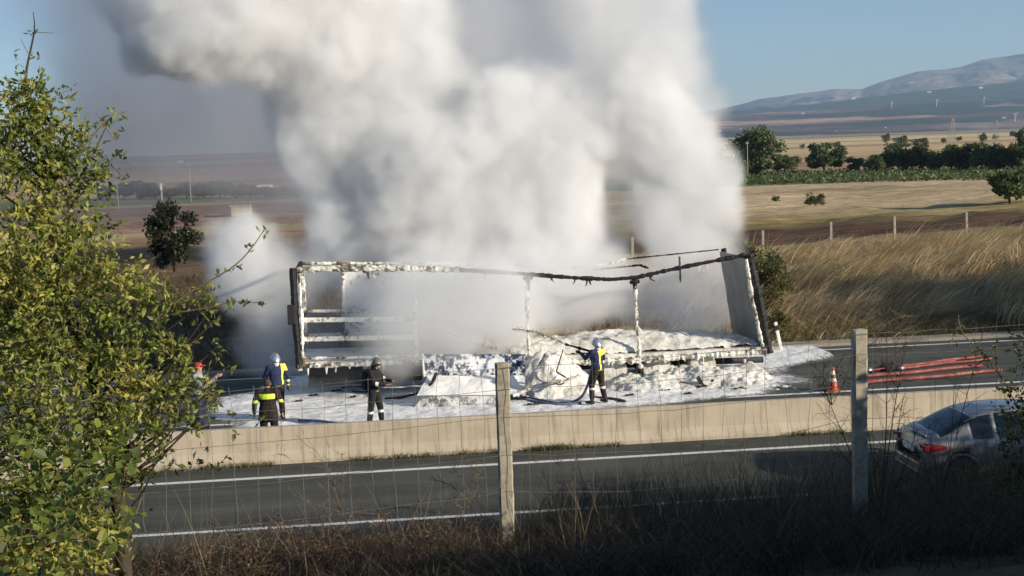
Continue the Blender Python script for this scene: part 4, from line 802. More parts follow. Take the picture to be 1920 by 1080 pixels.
def far_tree(px, base, top, wid, kind, label, group=None, cat='tree', z=1.0, k=0):
    p = onz(px, base, z); z_ = float(hgt(p[0], p[1])); p = onz(px, base, z_); p[2] = float(hgt(p[0], p[1])) ; D = np.linalg.norm(p-EYE); hh = (base-top)/F_PX*D; ww = wid/F_PX*D
    ms = TM[kind][k % len(TM[kind])]; bw, bh = {'round': (5.3,4.5), 'pale': (5.0,4.5), 'tall': (6.2,7.6), 'small': (6,4.5)}[kind]
    return put_tree(ms, p, rs.random()*6.28, (ww/bw, ww/bw, hh/bh), label, cat, group, 'tree' if cat == 'tree' else 'bush')
H = 'hedgerow trees behind the green crop strip'
far_tree(1420,332,240,92,'tall','tall dark tree with a lighter crest, tallest of the hedgerow right of the smoke')
far_tree(1434,300,242,46,'pale','yellow green crown rising behind the tall dark hedgerow tree')
far_tree(1352,334,290,50,'pale','pale bush at the right edge of the smoke',H,'bush'); far_tree(1380,336,296,50,'round','dark bush left of the tall hedgerow tree',H,'bush',k=1); far_tree(1472,324,290,56,'round','dark low bush right of the tall hedgerow tree',H,'bush')
far_tree(1545,324,268,78,'round','broad round dark tree standing alone in the hedgerow',H); far_tree(1604,323,290,36,'round','small bush just right of the broad round tree',H,'bush',k=1); far_tree(1640,325,290,40,'round','bush at the left end of the dense hedgerow',H,'bush')
for i, (px, tp, w_, kd) in enumerate([(1672,276,52,'pale'),(1700,270,54,'round'),(1728,274,50,'pale'),(1757,280,46,'round'),(1784,272,50,'round'),(1812,272,50,'pale'),(1841,268,54,'round'),(1868,273,48,'pale'),(1895,276,46,'pale'),(1925,270,50,'round')]):
    far_tree(px, 322, tp, w_, kd, ('pale' if kd == 'pale' else 'dark') + ' hedgerow tree ' + ['at the left end of the dense stretch','just right of the pale left end one','in the left third of the dense stretch, lower top','lowest, left of the pylon\'s foot','directly below the left pylon','right of the left pylon, paler','tallest one below the lone horizon tree','below and left of the right pylon','directly above the big round bush','at the right edge of the photo'][i], H, k=i)
far_tree(1893,378,306,84,'round','large round bush alone at the right edge above the dry bank',None,'bush',k=1)
far_tree(1921,300,250,36,'pale','tall pale tree cut by the right edge of the photo')
for i, (px, b_, t_, w_, lb) in enumerate([(1843,252,234,22,'lone round tree on the horizon at the far right'),(1662,268,247,20,'small upright tree at the left of the far shrub group'),(1690,272,252,34,'widest shrub in the far group on the tan field'),(1725,269,257,44,'low shrub right of the widest far shrub'),(1505,279,268,16,'small dark shrub above the round hedgerow tree'),(1568,276,264,24,'far shrub above and right of the round hedgerow tree'),(1769,268,257,16,'small shrub beside the left pylon'),(1798,264,254,16,'small shrub right of the left pylon'),(1904,251,239,30,'flat dark shrub on the horizon at the right edge'),(1866,261,251,16,'small shrub near the right pylon'),(1613,252,245,10,'tiny dark tree on the far golden field'),(1453,275,266,12,'tiny shrub behind the tall hedgerow tree'),(1735,281,262,18,'shrub behind the middle of the dense hedgerow')]):
    far_tree(px, b_, t_, w_, 'small', lb, 'scattered far shrubs on the fields', 'shrub')
far_tree(1690,277,266,70,'small','long low dark scrub patch below the far shrubs','scattered far shrubs on the fields','shrub')
# left hedge
HL = 'hedge trees left of the smoke'
for i, (px, tp, w_, kd) in enumerate([(232,342,44,'round'),(262,340,46,'pale'),(292,346,36,'pale'),(318,348,40,'round'),(350,341,46,'round'),(382,339,50,'round'),(412,338,50,'round'),(442,340,46,'round'),(470,346,42,'round'),(500,350,40,'pale'),(530,349,44,'round'),(560,346,44,'round'),(590,344,44,'pale'),(200,344,44,'round')]):
    far_tree(px, 374 - (px-230)*.012, tp, w_, kd, ('paler' if kd == 'pale' else 'dark') + ' tree of the left hedge, ' + ['at its visible left end','second from its left end','low and third from its left end','behind the white topped pole','left of the tall pole','right of the tall pole','in its darkest middle part','right of its darkest part','above the concrete block','under the white tunnel','right of the white tunnel','beside the pole near the smoke','half hidden by the smoke','hidden behind the near tree'][i], HL, k=i)
DT = tree_meshes(120, 3.3, 4.6, .17, 4200, G3, .10, -.06, 22, .35)
pT = onz(328, 512, 1.0); pT[2] = float(hgt(pT[0], pT[1])); D = np.linalg.norm(pT-EYE)
put_tree(DT, pT, .4, (95/F_PX*D/2.6, 95/F_PX*D/2.6, 150/F_PX*D/4.1), 'dark upright young tree on the brown field left of the trailer', 'tree')
# poles, pylons, block, tunnel, buildings
bpy.context.view_layer.update(); DG = bpy.context.evaluated_depsgraph_get()
def hit(px, py):
    d = Vector(ray(px, py)).normalized(); o = Vector(EYE) + d*400
    for _ in range(20):
        ok, loc, nn, ix, ob, mm = S.ray_cast(DG, o, d, distance=20000)
        if ok and ob.name.split('.')[0] in ('ground', 'hills', 'mountain'): return np.array(loc)
        if not ok: break
        o = loc + d*.5
    return onz(px, py+6, 4.0)
PW = pbr('grey_pole', [(.3, (.25,.23,.20)), (.7, (.42,.39,.34))], 3, .8, 3, .1)
for px, b_, t_, lb, w_ in ((222,392,286,'slim grey pole at the right edge of the near tree',3),(304,384,344,'short pole with white top beside the dark young tree',5),(358,378,306,'tall grey pole behind the left hedge',3.4),(563,382,334,'pale pole just left of the big smoke',3),(1402,336,266,'thin pale pole in front of the tall hedgerow tree',2.6)):
    p = onz(px, b_, 1.0); p[2] = float(hgt(p[0], p[1])); D = np.linalg.norm(p-EYE); hh = (b_-t_)/F_PX*D; rr = w_/2.9/F_PX*D
    r = empty('utility_pole', p); tag(r, lb, 'pole', 'utility poles'); b = MB(); b.tube([(0,0,-.2),(0,0,hh)], [rr, rr*.7], 8); b.build('shaft', PW, r, smooth=True)
    b = MB(); b.box((0,0,hh*.93), (rr*6, rr*1.2, rr*1.2)); b.build('crossarm', PW, r)
    for s in (-1, 0, 1): b = MB(); b.lathe([(rr*.5,0),(rr*.9,.05),(rr*.5,.16),(0,.18)], 8, (s*rr*2.5,0,hh*.93+rr*.6)); b.build('insulator', PW, r)
    if px == 304: b = MB(); b.box((0,0,hh-.5), (rr*2.2, rr*2.2, .8)); b.build('white_cap', WH, r)
for px, b_, t_, lb in ((1785,272,220,'lattice pylon on the tan field above the hedgerow'),(1867,262,226,'second lattice pylon, farther right and smaller')):
    p = onz(px, b_, 2.0); p[2] = float(hgt(p[0], p[1])); D = np.linalg.norm(p-EYE); hh = (b_-t_)/F_PX*D; w_ = hh*.13; r = empty('pylon', p); tag(r, lb, 'pylon'); 
    th = hh*.008
    for sx in (-1, 1):
        for sy in (-1, 1): b = MB(); b.tube([(sx*w_, sy*w_, 0), (sx*w_*.2, sy*w_*.2, hh)], th, 4); b.build('leg', PW, r)
    b = MB()
    for k in range(7):
        z0_, z1_ = hh*k/7, hh*(k+1)/7; a_, c_ = w_*(1-.8*k/7), w_*(1-.8*(k+1)/7)
        for s in (-1, 1): b.tube([(-a_, s*a_, z0_), (c_, s*c_, z1_)], th*.6, 4); b.tube([(a_, s*a_, z0_), (-c_, s*c_, z1_)], th*.6, 4)
    b.build('bracing', PW, r, kind='stuff')
    for k, zz in enumerate((.80,.90,.98)): b = MB(); b.box((0,0,hh*zz), (hh*(.26-.05*k), th*2, th*2.5)); b.build('crossarm', PW, r)
    b = MB(); b.box((0,0,hh*.93), (hh*.06, hh*.06, hh*.08)); b.build('equipment_box', PW, r)
p = onz(453,403,1.0); p[2] = float(hgt(p[0], p[1])); b = MB(); b.box((0,0,.45), (1.9,1.2,.95)); b.box((-.1,0,.98), (2.1,1.35,.10)); o = bevel(b.build('concrete_block', FPOST, label='small pale concrete block hut on the left ploughed field', cat='block'), .03); o.location = p
p = onz(497,359,1.0); p[2] = float(hgt(p[0], p[1])); r = empty('polytunnel', p); tag(r, 'small white arched tunnel behind the left hedge', 'tunnel')
b = MB(); a = np.linspace(0, math.pi, 13); Vt = np.array([[x, math.cos(t)*1.6, math.sin(t)*1.9 + .3] for x in np.linspace(-2.0, 2.0, 9) for t in a]); r.scale = (.6,.55,.5); b.add(Vt, grid_faces(9, 13)); b.build('cover', WH, r, smooth=True)
b = MB(); 
for x in (-2.0, 2.0): b.add([[x, math.cos(t)*1.6, math.sin(t)*1.9 + .3] for t in a] + [[x, 0, .1]], None, [[i, i+1, 13] for i in range(12)])
b.build('end_walls', WH, r)
ROOF = pbr('far_roof', [(.3, (.30,.14,.09)), (.7, (.42,.22,.15))], .3, .8, 3, .1); WALLW = pbr('far_white_wall', [(.3, (.33,.32,.31)), (.7, (.42,.41,.40))], .2, .8, 3, .05)
for i, (px, py, w_, dY, roof, lb) in enumerate([(1388,242,5,1500,0,'white far building right of the smoke, lowest of the valley ones'),(1445,253,7,1300,0,'white far building left of the tall hedgerow tree top'),(1742,174,9,4300,0,'bright white long building high on the dark foothill'),(1505,214,8,3600,0,'white building on the reddish valley slope'),(1350,246,6,1700,0,'small white farm near the smoke edge'),(1600,186,12,4400,0,'wide pale building on the foothill left of centre'),(1882,222,9,2300,1,'white farm building at the right under the foothill'),(1660,240,5,1900,1,'tiny farm building on the plain, middle of the right side'),(1568,246,5,1700,1,'tiny farm building left of the far golden field'),(1838,166,10,4500,0,'pale building high on the right foothill'),(250,308,10,1500,0,'pale far shed at the left beyond the near tree'),(338,305,13,1700,0,'long pale far shed left of the smoke'),(450,318,7,700,0,'small white hut on the orange field at left')]):
    p = hit(px, py); D = np.linalg.norm(p-EYE); m_ = w_*.8/F_PX*D
    r = empty('farm_building', p, .2*math.sin(i*3)); tag(r, lb, 'building', 'white buildings far out in the valley'); h_ = m_*.30
    b = MB(); b.box((0,0,h_*.5-1), (m_, m_*.55, h_+2)); b.build('wall', WALLW, r)
    b = MB(); hx, hy = m_*.53, m_*.30; b.add([[-hx,-hy,h_],[hx,-hy,h_],[hx,hy,h_],[-hx,hy,h_],[-hx,0,h_*1.4],[hx,0,h_*1.4]], [[0,1,5,4],[2,3,4,5],[0,3,2,1]], [[0,4,3],[1,2,5]]); b.build('roof', ROOF if roof else WALLW, r)
TW = pbr('turbine_white', [(0, (.8,.8,.8)), (1, (.85,.85,.85))], 1, .4, 1, 0)
for i, (px, b_, t_, dY, lb) in enumerate([(1672,204,182,4300,'wind turbine above the reddish slope, leftmost of four'),(1756,200,178,4300,'wind turbine second from the left on the valley slope'),(1845,196,172,4200,'wind turbine third from the left, on the right slope'),(1903,228,203,3400,'wind turbine lowest and farthest right')]):
    p = hit(px, b_); D = np.linalg.norm(p-EYE); hh = (b_-t_)/F_PX*D*.5; r = empty('wind_turbine', p, .3); tag(r, lb, 'wind turbine', 'wind turbines in the valley')
    b = MB(); b.tube([(0,0,-10),(0,0,hh)], [1.0,.6], 8); b.build('tower', TW, r, smooth=True); b = MB(); b.box((0,-1,hh), (1.8,5,1.8)); b.build('nacelle', TW, r)
    for k in range(3): a_ = k*2.094 + i; b = MB(); b.tube([(0,-4.5,hh),(math.sin(a_)*hh*.2,-4.5,hh+math.cos(a_)*hh*.2),(math.sin(a_)*hh*.5,-4.5,hh+math.cos(a_)*hh*.5)], [.5,.6,.2], 4); b.build('blade', TW, r)

# ------------------------------------------------------------ green crop strip and bank grass
def tufts(X, Y, per, length, width, lean, curve, cols, seed, seg=3, az=None, spread=.08, wid_az=.5):
    rs = np.random.default_rng(seed); n = len(X)*per; bx_ = np.repeat(X, per) + rs.normal(size=n)*spread; by_ = np.repeat(Y, per) + rs.normal(size=n)*spread
    base = np.stack([bx_, by_, hgt(bx_, by_) - .02], 1); L = length*rs.uniform(.55, 1.25, n)*np.repeat(rs.uniform(.6, 1.3, len(X)), per)
    A = None if az is None else np.repeat(az, per) + rs.normal(size=n)*wid_az
    return blades(base, L, width*rs.uniform(.6, 1.3, n), np.abs(rs.normal(size=n))*.25 + lean, curve*rs.uniform(.5, 1.4, n), cols, seed, seg, A)
def grass_obj(name, parts, m, **k):
    V = []; F = []; C = []; o = 0
    for v, f, c in parts: V.append(v); F.append(f + o); C.append(c); o += len(v)
    return obj(name, mesh_np(name, np.concatenate(V), np.concatenate(F), m, attrs={'tint': np.concatenate(C)}), kind='stuff', **k)
rs = np.random.default_rng(44)
n = 7000; px = rs.uniform(1385, 2000, n); py = rs.uniform(322, 346, n); cp_ = np.array([onz(a, b_ - (a-1600)*.033*.4, 1.0) for a, b_ in zip(px, py)])
v, f = leaf_cloud(np.stack([cp_[:, 0], cp_[:, 1], hgt(cp_[:, 0], cp_[:, 1]) + rs.uniform(.05, .5, n)], 1), rs.uniform(.3, .6, n), seed=3, aspect=.7)
obj('crop', mesh_np('crop', v, f, LEAF, attrs={'tint': tint_pts(n, ((.05,.075,.025),(.10,.13,.04),(.17,.18,.07)), rs)}), kind='stuff', label='bright green low crop strip in front of the hedgerow')
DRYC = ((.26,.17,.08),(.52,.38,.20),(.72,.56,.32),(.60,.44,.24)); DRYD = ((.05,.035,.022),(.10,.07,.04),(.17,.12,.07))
# swept dry grass on the far bank (right)
n = 5200; X = rs.uniform(12, 44, n); Y = 43.3 + 25*rs.random(n)**.85; az = -.5 + 4.2*fbm2(X, Y, 3.0, 3, 91) + 1.6*fbm2(X, Y, 9, 2, 92)
sw = tufts(X, Y, 11, 1.2, .036, .7, 1.2, DRYC, 45, 5, az, .20, .45)
kp = (fbm2(X, Y, 1.7, 3, 94) > -.14); sw = list(sw); bxy = sw[0][:, :2]; sw[2] = sw[2]*(1.0 + 1.5*fbm2(bxy[:, 0], bxy[:, 1], 1.6, 3, 95) + 1.0*fbm2(bxy[:, 0], bxy[:, 1], 5, 2, 96))[:, None]
m_ = 330; Xs = rs.uniform(12, 44, m_); Ys = 44.2 + 22*rs.random(m_); azs = -.35 + 3.0*fbm2(Xs, Ys, 5, 2, 97) + .5*rs.normal(size=m_)
swa = tufts(Xs, Ys, 90, 1.75, .034, .25, 1.75, ((.30,.20,.10),(.56,.42,.22),(.74,.57,.33)), 59, 6, azs, .38, .22)
n = 1300; X = rs.uniform(13, 46, n); Y = rs.uniform(60, 66.5, n); k_ = rs.random(n) < sstep(18, 30, X)*.8+.2; X = X[k_]; Y = Y[k_]; up = tufts(X, Y, 9, .8, .022, .05, .35, DRYC, 46, 3, None, .2)
n = 1600; X = rs.uniform(11, 46, n); Y = rs.uniform(43.2, 46, n); lo_ = tufts(X, Y, 10, .45, .02, .2, .8, ((.07,.075,.03),(.14,.13,.05),(.26,.20,.10)), 47, 3, None, .15)
grass_obj('bank_grass', [sw, swa, up, lo_], DRY, label='long dry straw grass swept over the far bank')
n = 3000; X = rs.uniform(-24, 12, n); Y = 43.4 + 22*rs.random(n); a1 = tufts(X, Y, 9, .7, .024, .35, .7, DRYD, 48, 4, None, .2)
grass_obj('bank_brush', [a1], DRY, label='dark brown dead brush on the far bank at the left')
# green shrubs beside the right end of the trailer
SB = [tree_meshes(130, 2.2, 2.0, .13, 2300, ((.03,.045,.012),(.09,.11,.03),(.20,.19,.06)), .03, .0, 22), tree_meshes(131, 2.0, 2.2, .13, 2000, ((.05,.06,.02),(.13,.13,.04),(.25,.2,.08)), .03, .0, 20)]
for i, (px, py, Yd, s, lb) in enumerate([(1405,500,50,1.05,'green shrub behind the leaning right end post'),(1440,520,49,1.0,'leafy shrub above the right end of the trailer'),(1425,470,54,1.0,'topmost green shrub right of the smoke'),(1448,590,46.2,.75,'shrub at the foot of the bank beside the trailer end'),(1460,640,44.2,.55,'low shrub by the tilted marker post'),(1380,470,55,1.0,'shrub half inside the smoke edge')]):
    p = onY(px, py, Yd); p[2] = float(hgt(p[0], p[1])) - .05; put_tree(SB[i % 2], p, i*1.3, (s, s, s), lb, 'bush', 'green shrubs beside the trailer end', 'bush')
for i, (px, py, lb) in enumerate([(1528,392,'small isolated weed on the stubble field'),(1455,386,'tiny dark weed on the stubble field near the smoke')]):
    p = onz(px, py, 1.0); p[2] = float(hgt(p[0], p[1])); s = (.9, .45)[i]; put_tree(SB[0], p, i, (s, s, s*.7), lb, 'weed', None, 'weed')
# weeds along the barrier foot
n = 520; X = np.concatenate([rs.uniform(-6, 11, 420), rs.normal(6.3, .35, 50), rs.normal(3.9, .3, 50)]); Y = 29.86 + .04*rs.normal(size=n); X = X[fbm2(X, X*0, 1.5, 3, 93) > -.08]; Y = Y[:len(X)]
bV = tufts(X, Y, 9, .19, .014, .3, .8, ((.04,.055,.015),(.10,.11,.04),(.24,.18,.09)), 49, 3, None, .04); bV[0][:, 2] += .06
grass_obj('barrier_weeds', [bV], DRY, label='thin line of weeds along the foot of the barrier')

# ------------------------------------------------------------ near bank: grass, dead brush, twigs
rs = np.random.default_rng(55)
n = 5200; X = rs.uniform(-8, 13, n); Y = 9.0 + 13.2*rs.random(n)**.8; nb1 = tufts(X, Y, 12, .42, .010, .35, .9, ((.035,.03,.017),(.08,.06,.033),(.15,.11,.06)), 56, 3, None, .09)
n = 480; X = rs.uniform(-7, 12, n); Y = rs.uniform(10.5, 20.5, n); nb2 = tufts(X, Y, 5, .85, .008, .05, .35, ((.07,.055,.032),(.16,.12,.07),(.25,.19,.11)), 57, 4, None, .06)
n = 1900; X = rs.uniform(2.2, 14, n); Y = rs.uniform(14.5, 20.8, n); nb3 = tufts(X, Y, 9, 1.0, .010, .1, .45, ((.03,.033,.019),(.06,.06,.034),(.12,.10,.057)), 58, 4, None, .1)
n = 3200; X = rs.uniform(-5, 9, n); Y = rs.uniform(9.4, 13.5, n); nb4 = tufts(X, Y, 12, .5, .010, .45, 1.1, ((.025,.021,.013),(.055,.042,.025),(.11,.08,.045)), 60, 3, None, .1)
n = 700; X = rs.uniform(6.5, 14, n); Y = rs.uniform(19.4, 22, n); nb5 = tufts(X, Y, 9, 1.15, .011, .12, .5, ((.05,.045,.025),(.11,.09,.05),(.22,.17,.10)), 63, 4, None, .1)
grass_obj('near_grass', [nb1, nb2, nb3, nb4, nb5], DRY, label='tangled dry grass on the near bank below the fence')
def bush_blobs(name, blobs, leaf, n_per, cols, seed, label, cat, twig_len=.32, twc=TWIG, group=None, parent_xy=None, stems=True, spacing=.028, up=.25, lm=None, bend=.3):
    """twigs grow inside each blob (px, py, r px, Y) and carry leaves along their length; stems join them to the ground"""
    rs = np.random.default_rng(seed); LP = []; LD = []; LS = []; tint_k = []; tw = MB(); st = MB()
    cs = np.array([onY(a, b_, Yd) for a, b_, r_, Yd in blobs]); rad = np.array([r_*np.linalg.norm(c-EYE)/F_PX for (a, b_, r_, Yd), c in zip(blobs, cs)])
    for c, R_, (a, b_, r_, Yd) in zip(cs, rad, blobs):
        nt_ = max(3, int(n_per*(R_/.35)**2)); hue = rs.random()
        for _ in range(nt_):
            q = rs.normal(size=3); q /= np.linalg.norm(q); s0 = c + q*R_*rs.random()**.6*.85*np.array([1, .8, 1]); d = q*.5 + rs.normal(size=3)*.6 + [0, 0, up]; d /= np.linalg.norm(d); L = twig_len*rs.uniform(.5, 1.3)*min(1, R_/.25)
            k = max(3, int(L/spacing)); t = np.linspace(.1, 1, k); bd = rs.normal(size=3)*bend; P = s0 + d*(t[:, None]-.5)*L + bd*(t[:, None]**2)*L*.3; LP.append(P); ld = d*.9 + rs.normal(size=(k, 3))*.75; LD.append(ld); LS.append(leaf*rs.uniform(.6, 1.25, k)); tint_k.append(np.full(k, hue*.5 + rs.random()*.5))
            if _ % 2 == 0: tw.tube([P[0], P[k//2], P[-1]], [.0028, .002, .001], 3, False)
    LP = np.concatenate(LP); LD = np.concatenate(LD); LS = np.concatenate(LS); h = np.concatenate(tint_k)
    V, F = leaf_cloud(LP, LS, N=LD, spread=.35, aspect=.48, seed=seed+1); cols = np.array(cols, float); kk = np.clip(h*(len(cols)-1) + .25*rs.normal(size=len(h)), 0, len(cols)-1.001); i = kk.astype(int); fr = (kk-i)[:, None]; cc = cols[i]*(1-fr) + cols[i+1]*fr; cc *= 1 + .2*rs.normal(size=(len(h), 1))
    root = empty(name, (0, 0, 0)); tag(root, label, cat, group)
    obj('foliage', mesh_np('foliage', V, F, lm or LEAF, attrs={'tint': np.repeat(np.clip(cc, .005, .6), 4, 0)}), root, kind='stuff')
    obj('twigs', tw.mesh('twigs', twc), root, kind='stuff')
    return root, cs, rad
BL = [(70,200,50,9.5),(100,300,60,9.4),(30,240,50,9.5),(40,170,48,9.6),(62,225,66,9.5),(28,300,88,9.4),(122,262,52,9.6),(150,330,62,9.4),(70,400,105,9.3),(165,425,48,9.5),(206,222,24,9.7),(192,318,40,9.5),(150,252,36,9.6),(95,520,120,9.2),(196,520,72,9.3),(262,548,52,9.3),(330,566,46,9.2),(388,590,36,9.1),(428,580,18,9.1),(60,650,130,9),(180,640,100,9.1),(280,625,62,9.1),(335,650,46,9.1),(250,720,82,9),(325,728,50,9),(385,716,30,9),(90,790,140,8.8),(215,800,80,8.9),(290,790,46,9),(125,895,115,8.6),(40,940,120,8.4),(180,985,75,8.7),(90,1040,110,8.4),(-70,300,120,9.3),(-90,560,150,9.2),(-90,820,160,9),(-70,1020,150,8.6),(20,520,90,9),(130,480,60,9.4),(345,700,36,9.0),(400,655,24,9.1),(300,845,36,8.9),(395,560,26,9.1),(440,690,14,9.0),(240,880,44,8.7),(352,738,30,9.0),(392,742,22,9.0),(368,790,30,9.0),(388,728,26,9.0),(345,765,38,9.0),(392,775,24,9.0),(410,745,14,9.0)]
GRT = ((.05,.07,.018),(.12,.155,.032),(.22,.26,.055),(.34,.34,.08),(.46,.38,.09))
nt_root, cs, rad = bush_blobs('tree', BL, .054, 76, GRT, 61, 'big leafy green tree filling the left side in front of the road', 'tree', spacing=.024)
dk = MB()
SB2 = [(405,872,30,8.7),(370,868,34,8.7),(320,868,36,8.7),(275,850,36,8.8)]
bush_blobs('bush', SB2, .055, 42, ((.02,.028,.012),(.04,.055,.02),(.07,.08,.03)), 62, 'dark leaved sprig reaching over the road line from the big tree', 'branch', .25)
# limbs
tk_ = MB(); g0_ = onY(222, 1040, 8.9); tk_path = [onY(232,1080,9.0)-[0,0,.5], onY(228,1000,9.0), onY(214,900,9.0), onY(190,780,9.1), onY(150,640,9.2), onY(110,500,9.3), onY(85,360,9.4), onY(60,230,9.5), onY(48,150,9.6), onY(64,60,9.6), onY(62,22,9.6)]
tk_.tube(smooth_path(tk_path, 5), np.interp(np.linspace(0, 1, 51), [0,.2,.5,.8,.9,1], [.06,.045,.028,.010,.005,.002]), 8)
TP = smooth_path(tk_path, 5); obj('trunk', tk_.mesh('trunk', BARK, True), nt_root)
rs = np.random.default_rng(63)
for k, (c, r_) in enumerate(zip(cs, rad)):
    j = np.argmin(np.linalg.norm(TP - (c - [0, 0, .45]), axis=1)); s = TP[min(j, 40)]; m1 = (s*.6 + c*.4) + rs.normal(size=3)*.05 + [0, 0, -.05]; b = MB(); b.tube(smooth_path([s, m1, c], 7), np.linspace(.014, .002, 15), 6, False); b.build('branch', BARK, nt_root, smooth=True)
for pts, r0 in (([(290,600),(350,552),(430,505),(468,470),(497,428)], .007),([(340,585),(400,575),(440,565),(500,570)], .005),([(66,60),(100,62)], .003),([(58,110),(38,72)], .003),([(90,192),(112,176),(136,168)], .003),([(190,1003),(242,978),(264,935),(268,880)], .008),([(8,965),(60,900),(110,820),(150,740)], .009),([(20,1075),(70,1010),(130,950)], .008),([(200,225),(170,260),(140,300)], .006),([(180,210),(215,262),(222,240)], .003),([(240,740),(330,800),(430,790),(560,785)], .005),([(0,610),(60,690),(150,650)], .006)):
    b = MB(); b.tube(smooth_path([onY(a, c, 9.0) for a, c in pts], 6), np.linspace(r0, r0*.4, (len(pts)-1)*6+1), 5, False); b.build('branch', TWIG, nt_root, smooth=True)
sp = [(372,540,16,9),(410,515,14,9),(440,500,14,9),(470,468,14,9),(490,440,12,9),(60,60,10,9.6),(60,110,16,9.6),(115,178,8,9.6),(460,570,14,9),(495,570,8,9),(222,250,10,9.6),(240,335,16,9.4),(225,300,12,9.4),(480,790,16,8.9),(430,780,20,8.9),(440,810,10,8.9)]
bush_blobs('tree', sp, .042, 120, ((.05,.06,.02),(.12,.14,.03),(.22,.22,.06)), 64, 'thin leafy sprays at the tips of the big left tree', 'branch', .12)
# large single leaves low on the tree
lv = np.array([[0,0,0],[.35,.30,.03],[.72,.26,.02],[1,0,-.04],[.72,-.26,.02],[.35,-.30,.03],[.5,0,-.03]]); lf = np.array([[0,5,6],[0,6,1],[1,6,2],[2,6,3],[3,6,4],[4,6,5]])
LM = []
for c in ((.09,.13,.025),(.15,.19,.035),(.24,.25,.05),(.06,.085,.02)): LM.append(mesh_np('leaf', lv, lf, LEAF, attrs={'tint': np.tile(np.array(c), (7, 1))}))
rs = np.random.default_rng(65)
for i in range(280):
    px, py = rs.uniform(5, 250), rs.uniform(800, 1078)
    if px > 300 - (py-800)*.25: continue
    o = obj('leaf', LM[i % 4], nt_root); o.location = onY(px, py, rs.uniform(6.6, 8.2)); o.rotation_euler = (rs.uniform(-1.2, 1.2), rs.uniform(-.6, 1.0), rs.uniform(0, 6.28)); s = rs.uniform(.055, .085); o.scale = (s, s, s)
# right: leafy bush at the frame edge and yellow green spray
bush_blobs('bush', [(1918,640,30,10.5),(1902,700,34,10.5),(1915,770,46,10.3),(1895,830,40,10.2),(1915,890,60,10),(1880,900,30,10.1),(1960,780,80,10.3),(1950,640,50,10.5)], .05, 62, ((.025,.038,.012),(.06,.08,.02),(.13,.14,.035)), 66, 'dark green leafy bush covering the front of the car at the right edge', 'bush', .25)
bush_blobs('bush', [(1800,600,14,10.9),(1790,628,18,10.9),(1822,648,18,10.8),(1848,668,22,10.8),(1830,690,14,10.8),(1870,690,18,10.8),(1880,730,20,10.8),(1862,650,12,10.8)], .048, 90, ((.07,.08,.02),(.18,.19,.04),(.33,.29,.07)), 67, 'sparse sunlit yellow green sprig in front of the red hoses', 'bush', .2)
b = MB()
for P in ([(1925,800),(1890,730),(1850,670),(1805,625),(1796,590)], [(1890,730),(1870,690),(1868,640)], [(1850,670),(1825,690)]): b.tube(smooth_path([onY(a, c, 10.8) for a, c in P], 5), .005, 5, False)
b.build('sprig_stem', TWIG, kind='stuff', label='thin stems of the yellow green sprig', cat=None)
def bare_shrub(root_px, tips, Yd, seed, label, m=TWIG, sub=5, r0=.008, zoff=0):
    rs = np.random.default_rng(seed); r = empty('bare_shrub', onY(*root_px, Yd)); tag(r, label, 'shrub'); o0 = np.array(r.location)
    for (tx, ty) in tips:
        a = onY(*root_px, Yd); c = onY(tx, ty, Yd + rs.uniform(-.25, .25)); mid = a*.5 + c*.5 + rs.normal(size=3)*.06; P = smooth_path([a, mid, c], 8); b = MB(); b.tube(P - o0, np.linspace(r0, r0*.25, len(P)), 5, False)
        for _ in range(sub*3):
            j = rs.integers(4, len(P)-1); d = P[min(j+1, len(P)-1)] - P[j-1]; d /= np.linalg.norm(d); q = d*.6 + rs.normal(size=3)*np.array([.6,.4,.5]); q /= np.linalg.norm(q); L = np.linalg.norm(c-a)*rs.uniform(.08, .28); s = P[j]; e = s + q*L
            b.tube([s-o0, (s+e)/2 + rs.normal(size=3)*L*.08 - o0, e-o0], [.0028,.002,.001], 3, False)
            for _2 in range(3): e2 = s + (e-s)*rs.random(); b.tube([e2-o0, e2 + rs.normal(size=3)*L*.2 - o0], [.0018,.0009], 3, False)
        b.build('stem', m, r)
    return r
DARKT = pbr('dark_twig', [(.3, (.03,.022,.016)), (.7, (.08,.055,.04))], 14, .8, 4, .3)
bare_shrub((1650,980), [(1662,580),(1600,700),(1700,640),(1540,720),(1690,760),(1625,640),(1720,800),(1560,830)], 12.6, 71, 'tall bare dark twigged shrub growing round the shaded fence post', DARKT, 6)
bare_shrub((1670,700), [(1630,590),(1655,575),(1690,590),(1700,640)], 12.8, 72, 'fine bare sprays sticking up right of the shaded post top', TWIG, 4, .004)
bare_shrub((1560,760), [(1520,680),(1545,660),(1580,670),(1600,650),(1535,720)], 12.7, 73, 'small dark leafy twigs in front of the traffic cone', DARKT, 5, .004)
bush_blobs('bush', [(1575,700,20,12.7),(1600,745,16,12.7),(1548,680,14,12.7),(1690,820,22,12.6),(1640,700,16,12.7)], .03, 60, ((.015,.017,.01),(.04,.04,.02),(.09,.07,.04)), 74, 'few dark leaves hanging on the bare shrub at the shaded post', 'leaves', .15)
bare_shrub((885,945), [(850,880),(835,915),(905,880),(870,860),(900,925),(815,900)], 12.8, 75, 'pale dry twig tangle left of the sunlit fence post', TWIG, 5, .005)
bare_shrub((1010,960), [(1000,860),(1040,840),(1085,850),(1060,900)], 13.2, 76, 'thin dry weed right of the sunlit fence post', TWIG, 4, .004)
bare_shrub((640,960), [(615,830),(560,800),(530,850),(640,850),(500,880)], 13, 77, 'arching dry stem crossing in front of the barrier', TWIG, 3, .004)
bare_shrub((1760,960), [(1790,700),(1740,800),(1850,600),(1720,820)], 11.5, 78, 'thin dark stems rising in front of the car', DARKT, 3, .006)
